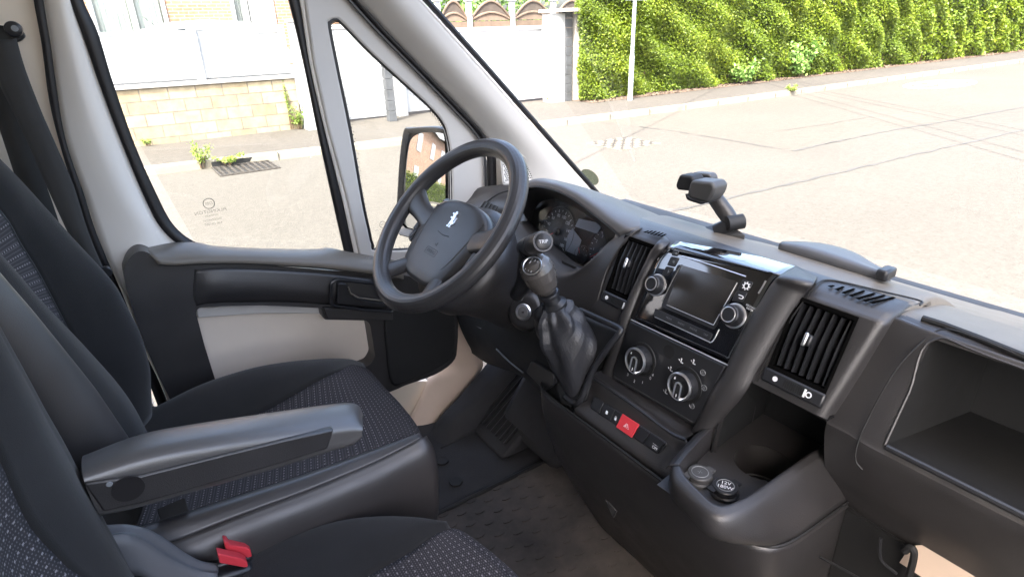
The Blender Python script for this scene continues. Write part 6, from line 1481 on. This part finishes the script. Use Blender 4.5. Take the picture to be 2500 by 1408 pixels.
# ---- seat belt of the driver
D = [at(a, c, y=.84) for a, c in ((-30, 60), (0, 62), (30, 66), (55, 76), (62, 90), (50, 102), (20, 108), (-40, 112))]
b = MB(); b.prism(roundpoly(D, .008), (0, .03, 0)); belt = b.build('seat_belt', DARK, van, bevel=.005)
b = MB(); b.lathe(at(33, 72, y=.835), (0, -1, 0), [(0, .013), (.008, .012), (.010, .008)], 24, ref=(1, 0, 0)); b.build('guide_bolt', SATIN, belt)
b = MB(); b.lathe(at(36, 70, y=.823), (0, -1, 0), [(0, .005), (.001, .005)], 16, ref=(1, 0, 0)); b.build('bolt_face', DIMMARK, belt)
eL = [at(a, c, y=q) for a, c, q in ((-30, 100, .835), (-12, 180, .825), (30, 270, .815), (68, 350, .805), (112, 450, .795), (165, 565, .785), (225, 680, .775), (275, 780, .765))]
eR = [at(a, c, y=q) for a, c, q in ((40, 95, .835), (62, 170, .825), (100, 270, .815), (135, 350, .805), (180, 455, .795), (213, 560, .785), (252, 655, .775), (300, 755, .765))]
patch('webbing', [eL, [a.lerp(c, .5) + Vector((.002, -.004, 0)) for a, c in zip(eL, eR)], eR], WEB, belt, su=6, sv=3, solid=.0022)
rL = [at(a, c, y=.845) for a, c in ((-60, 150), (-20, 260), (20, 380), (60, 500), (110, 640), (170, 800))]
rR = [at(a, c, y=.845) for a, c in ((-5, 150), (40, 260), (85, 380), (130, 500), (175, 640), (230, 800))]
patch('return_webbing', [rL, rR], WEB, belt, su=6, sv=2, solid=.0022, lin_v=True)
tq = [at(a, c, y=.768) for a, c in ((226, 658), (262, 651), (272, 656), (276, 668), (262, 680), (248, 690), (236, 682))]
b = MB(); b.prism(roundpoly(tq, .003), (0, .010, 0)); b.build('belt_tongue', SATIN, belt, bevel=.003)
b = MB(); b.prism([at(a, c, y=.772) for a, c in ((244, 688), (256, 682), (258, 690), (250, 696))], (0, .004, 0)); b.build('tongue_blade', CHROME, belt)
lo0 = [at(a, c, y=.74) for a, c in ((318, 850), (345, 915), (350, 960), (372, 1000))]; lo1 = [at(a, c, y=.74) for a, c in ((324, 846), (356, 905), (378, 960), (388, 1000))]
b = MB(); b.box(at(352, 1003, y=.72), (.05, .02, .016), (.9, -.2, -.35), (.2, .95, 0), (.35, 0, .9)); b.build('belt_anchor', SATIN, belt, bevel=.003)

# ---- phone holder clamped to the dash top
ph = thing('phone_holder', 'black phone holder with an empty clamp standing on the dashboard top', 'phone holder', (.84, .02, 1.325))
b = MB(); b.prism(roundpoly([at(1722, 553, x=.86), at(1748, 548, x=.86), at(1800, 560, x=.86), at(1822, 575, x=.85), at(1760, 572, x=.84), at(1715, 562, x=.84)], .006), (0, 0, -.012)); b.build('base_clip', SOFTGREY, ph, bevel=.003)
b = MB(); b.tube([at(1752, 566, x=.85), at(1790, 545, x=.86)], [.016, .013], seg=14); b.build('base_arm', SATIN, ph)
b = MB(); b.lathe(at(1793, 545, x=.855) + Vector((-.012, .006, 0)), (.85, -.45, .1), [(0, .013), (.028, .013), (.030, .009)], 20); b.build('hinge', DARK, ph)
b = MB(); b.tube([at(1791, 548, x=.86), at(1772, 520, x=.86), at(1742, 478, x=.86)], [.013, .0145, .0135], seg=16); b.build('upper_arm', PLASTIC, ph)
b = MB(); b.tube([at(1746, 486, x=.86), at(1738, 473, x=.86)], [.0142, .010], seg=16); b.build('arm_collar', CHROME, ph)
b = MB(); b.lathe(at(1736, 470, x=.858), (-.5, .8, .1), [(-.008, .012), (.012, .012)], 16); b.build('ball_joint', DARK, ph)
def block(name, pts, x0, depth, mt, bev=.005):
    b = MB(); b.prism(roundpoly([at(a, c, x=x0) for a, c in pts], .006), (depth, 0, 0)); return b.build(name, mt, ph, bevel=bev, bseg=3)
block('rear_pad', [(1690, 421), (1728, 424), (1736, 432), (1736, 462), (1700, 462), (1686, 430)], .865, .02, SOFTGREY)
block('clamp_jaw', [(1658, 426), (1686, 430), (1694, 440), (1690, 468), (1652, 464), (1648, 452)], .825, .03, DARK)
block('clamp_body', [(1688, 440), (1736, 445), (1744, 458), (1738, 478), (1724, 496), (1684, 486), (1676, 476), (1682, 450)], .82, .038, SOFTGREY)
block('lower_jaw', [(1672, 470), (1684, 486), (1724, 496), (1712, 500), (1676, 488)], .815, .03, SATIN, .003)

# ---- sensor spot on the windscreen
cgl = Vector((0.98 + .38 * .42, .5, 1.3))
p0 = at(1440, 432, x=1.20); na = (Vector((1.36, .8, 1.14)) - Vector((.98, .84, 1.62))); nb_ = Vector((1.44, .4, 1.13)) - Vector((1.36, .80, 1.14)); nw = na.cross(nb_).normalized()
cen = p0; e1_ = Vector((nb_.x, nb_.y, nb_.z)).normalized(); e2_ = nw.cross(e1_)
quad = []
for k in range(28):
    a = k * 2 * math.pi / 28; px_k = 1440 + 25 * math.cos(a) * math.cos(.65) - 15 * math.sin(a) * math.sin(.65); py_k = 432 + 25 * math.cos(a) * math.sin(.65) + 15 * math.sin(a) * math.cos(.65)
    r = Vector(ray(px_k, py_k)); kk = (cen - Vector(CAM)).dot(nw) / r.dot(nw); quad.append(Vector(CAM) + r * kk)
b = MB(); b.prism(quad, nw * .0015); b.build('windscreen_sticker', STICKER, ws)
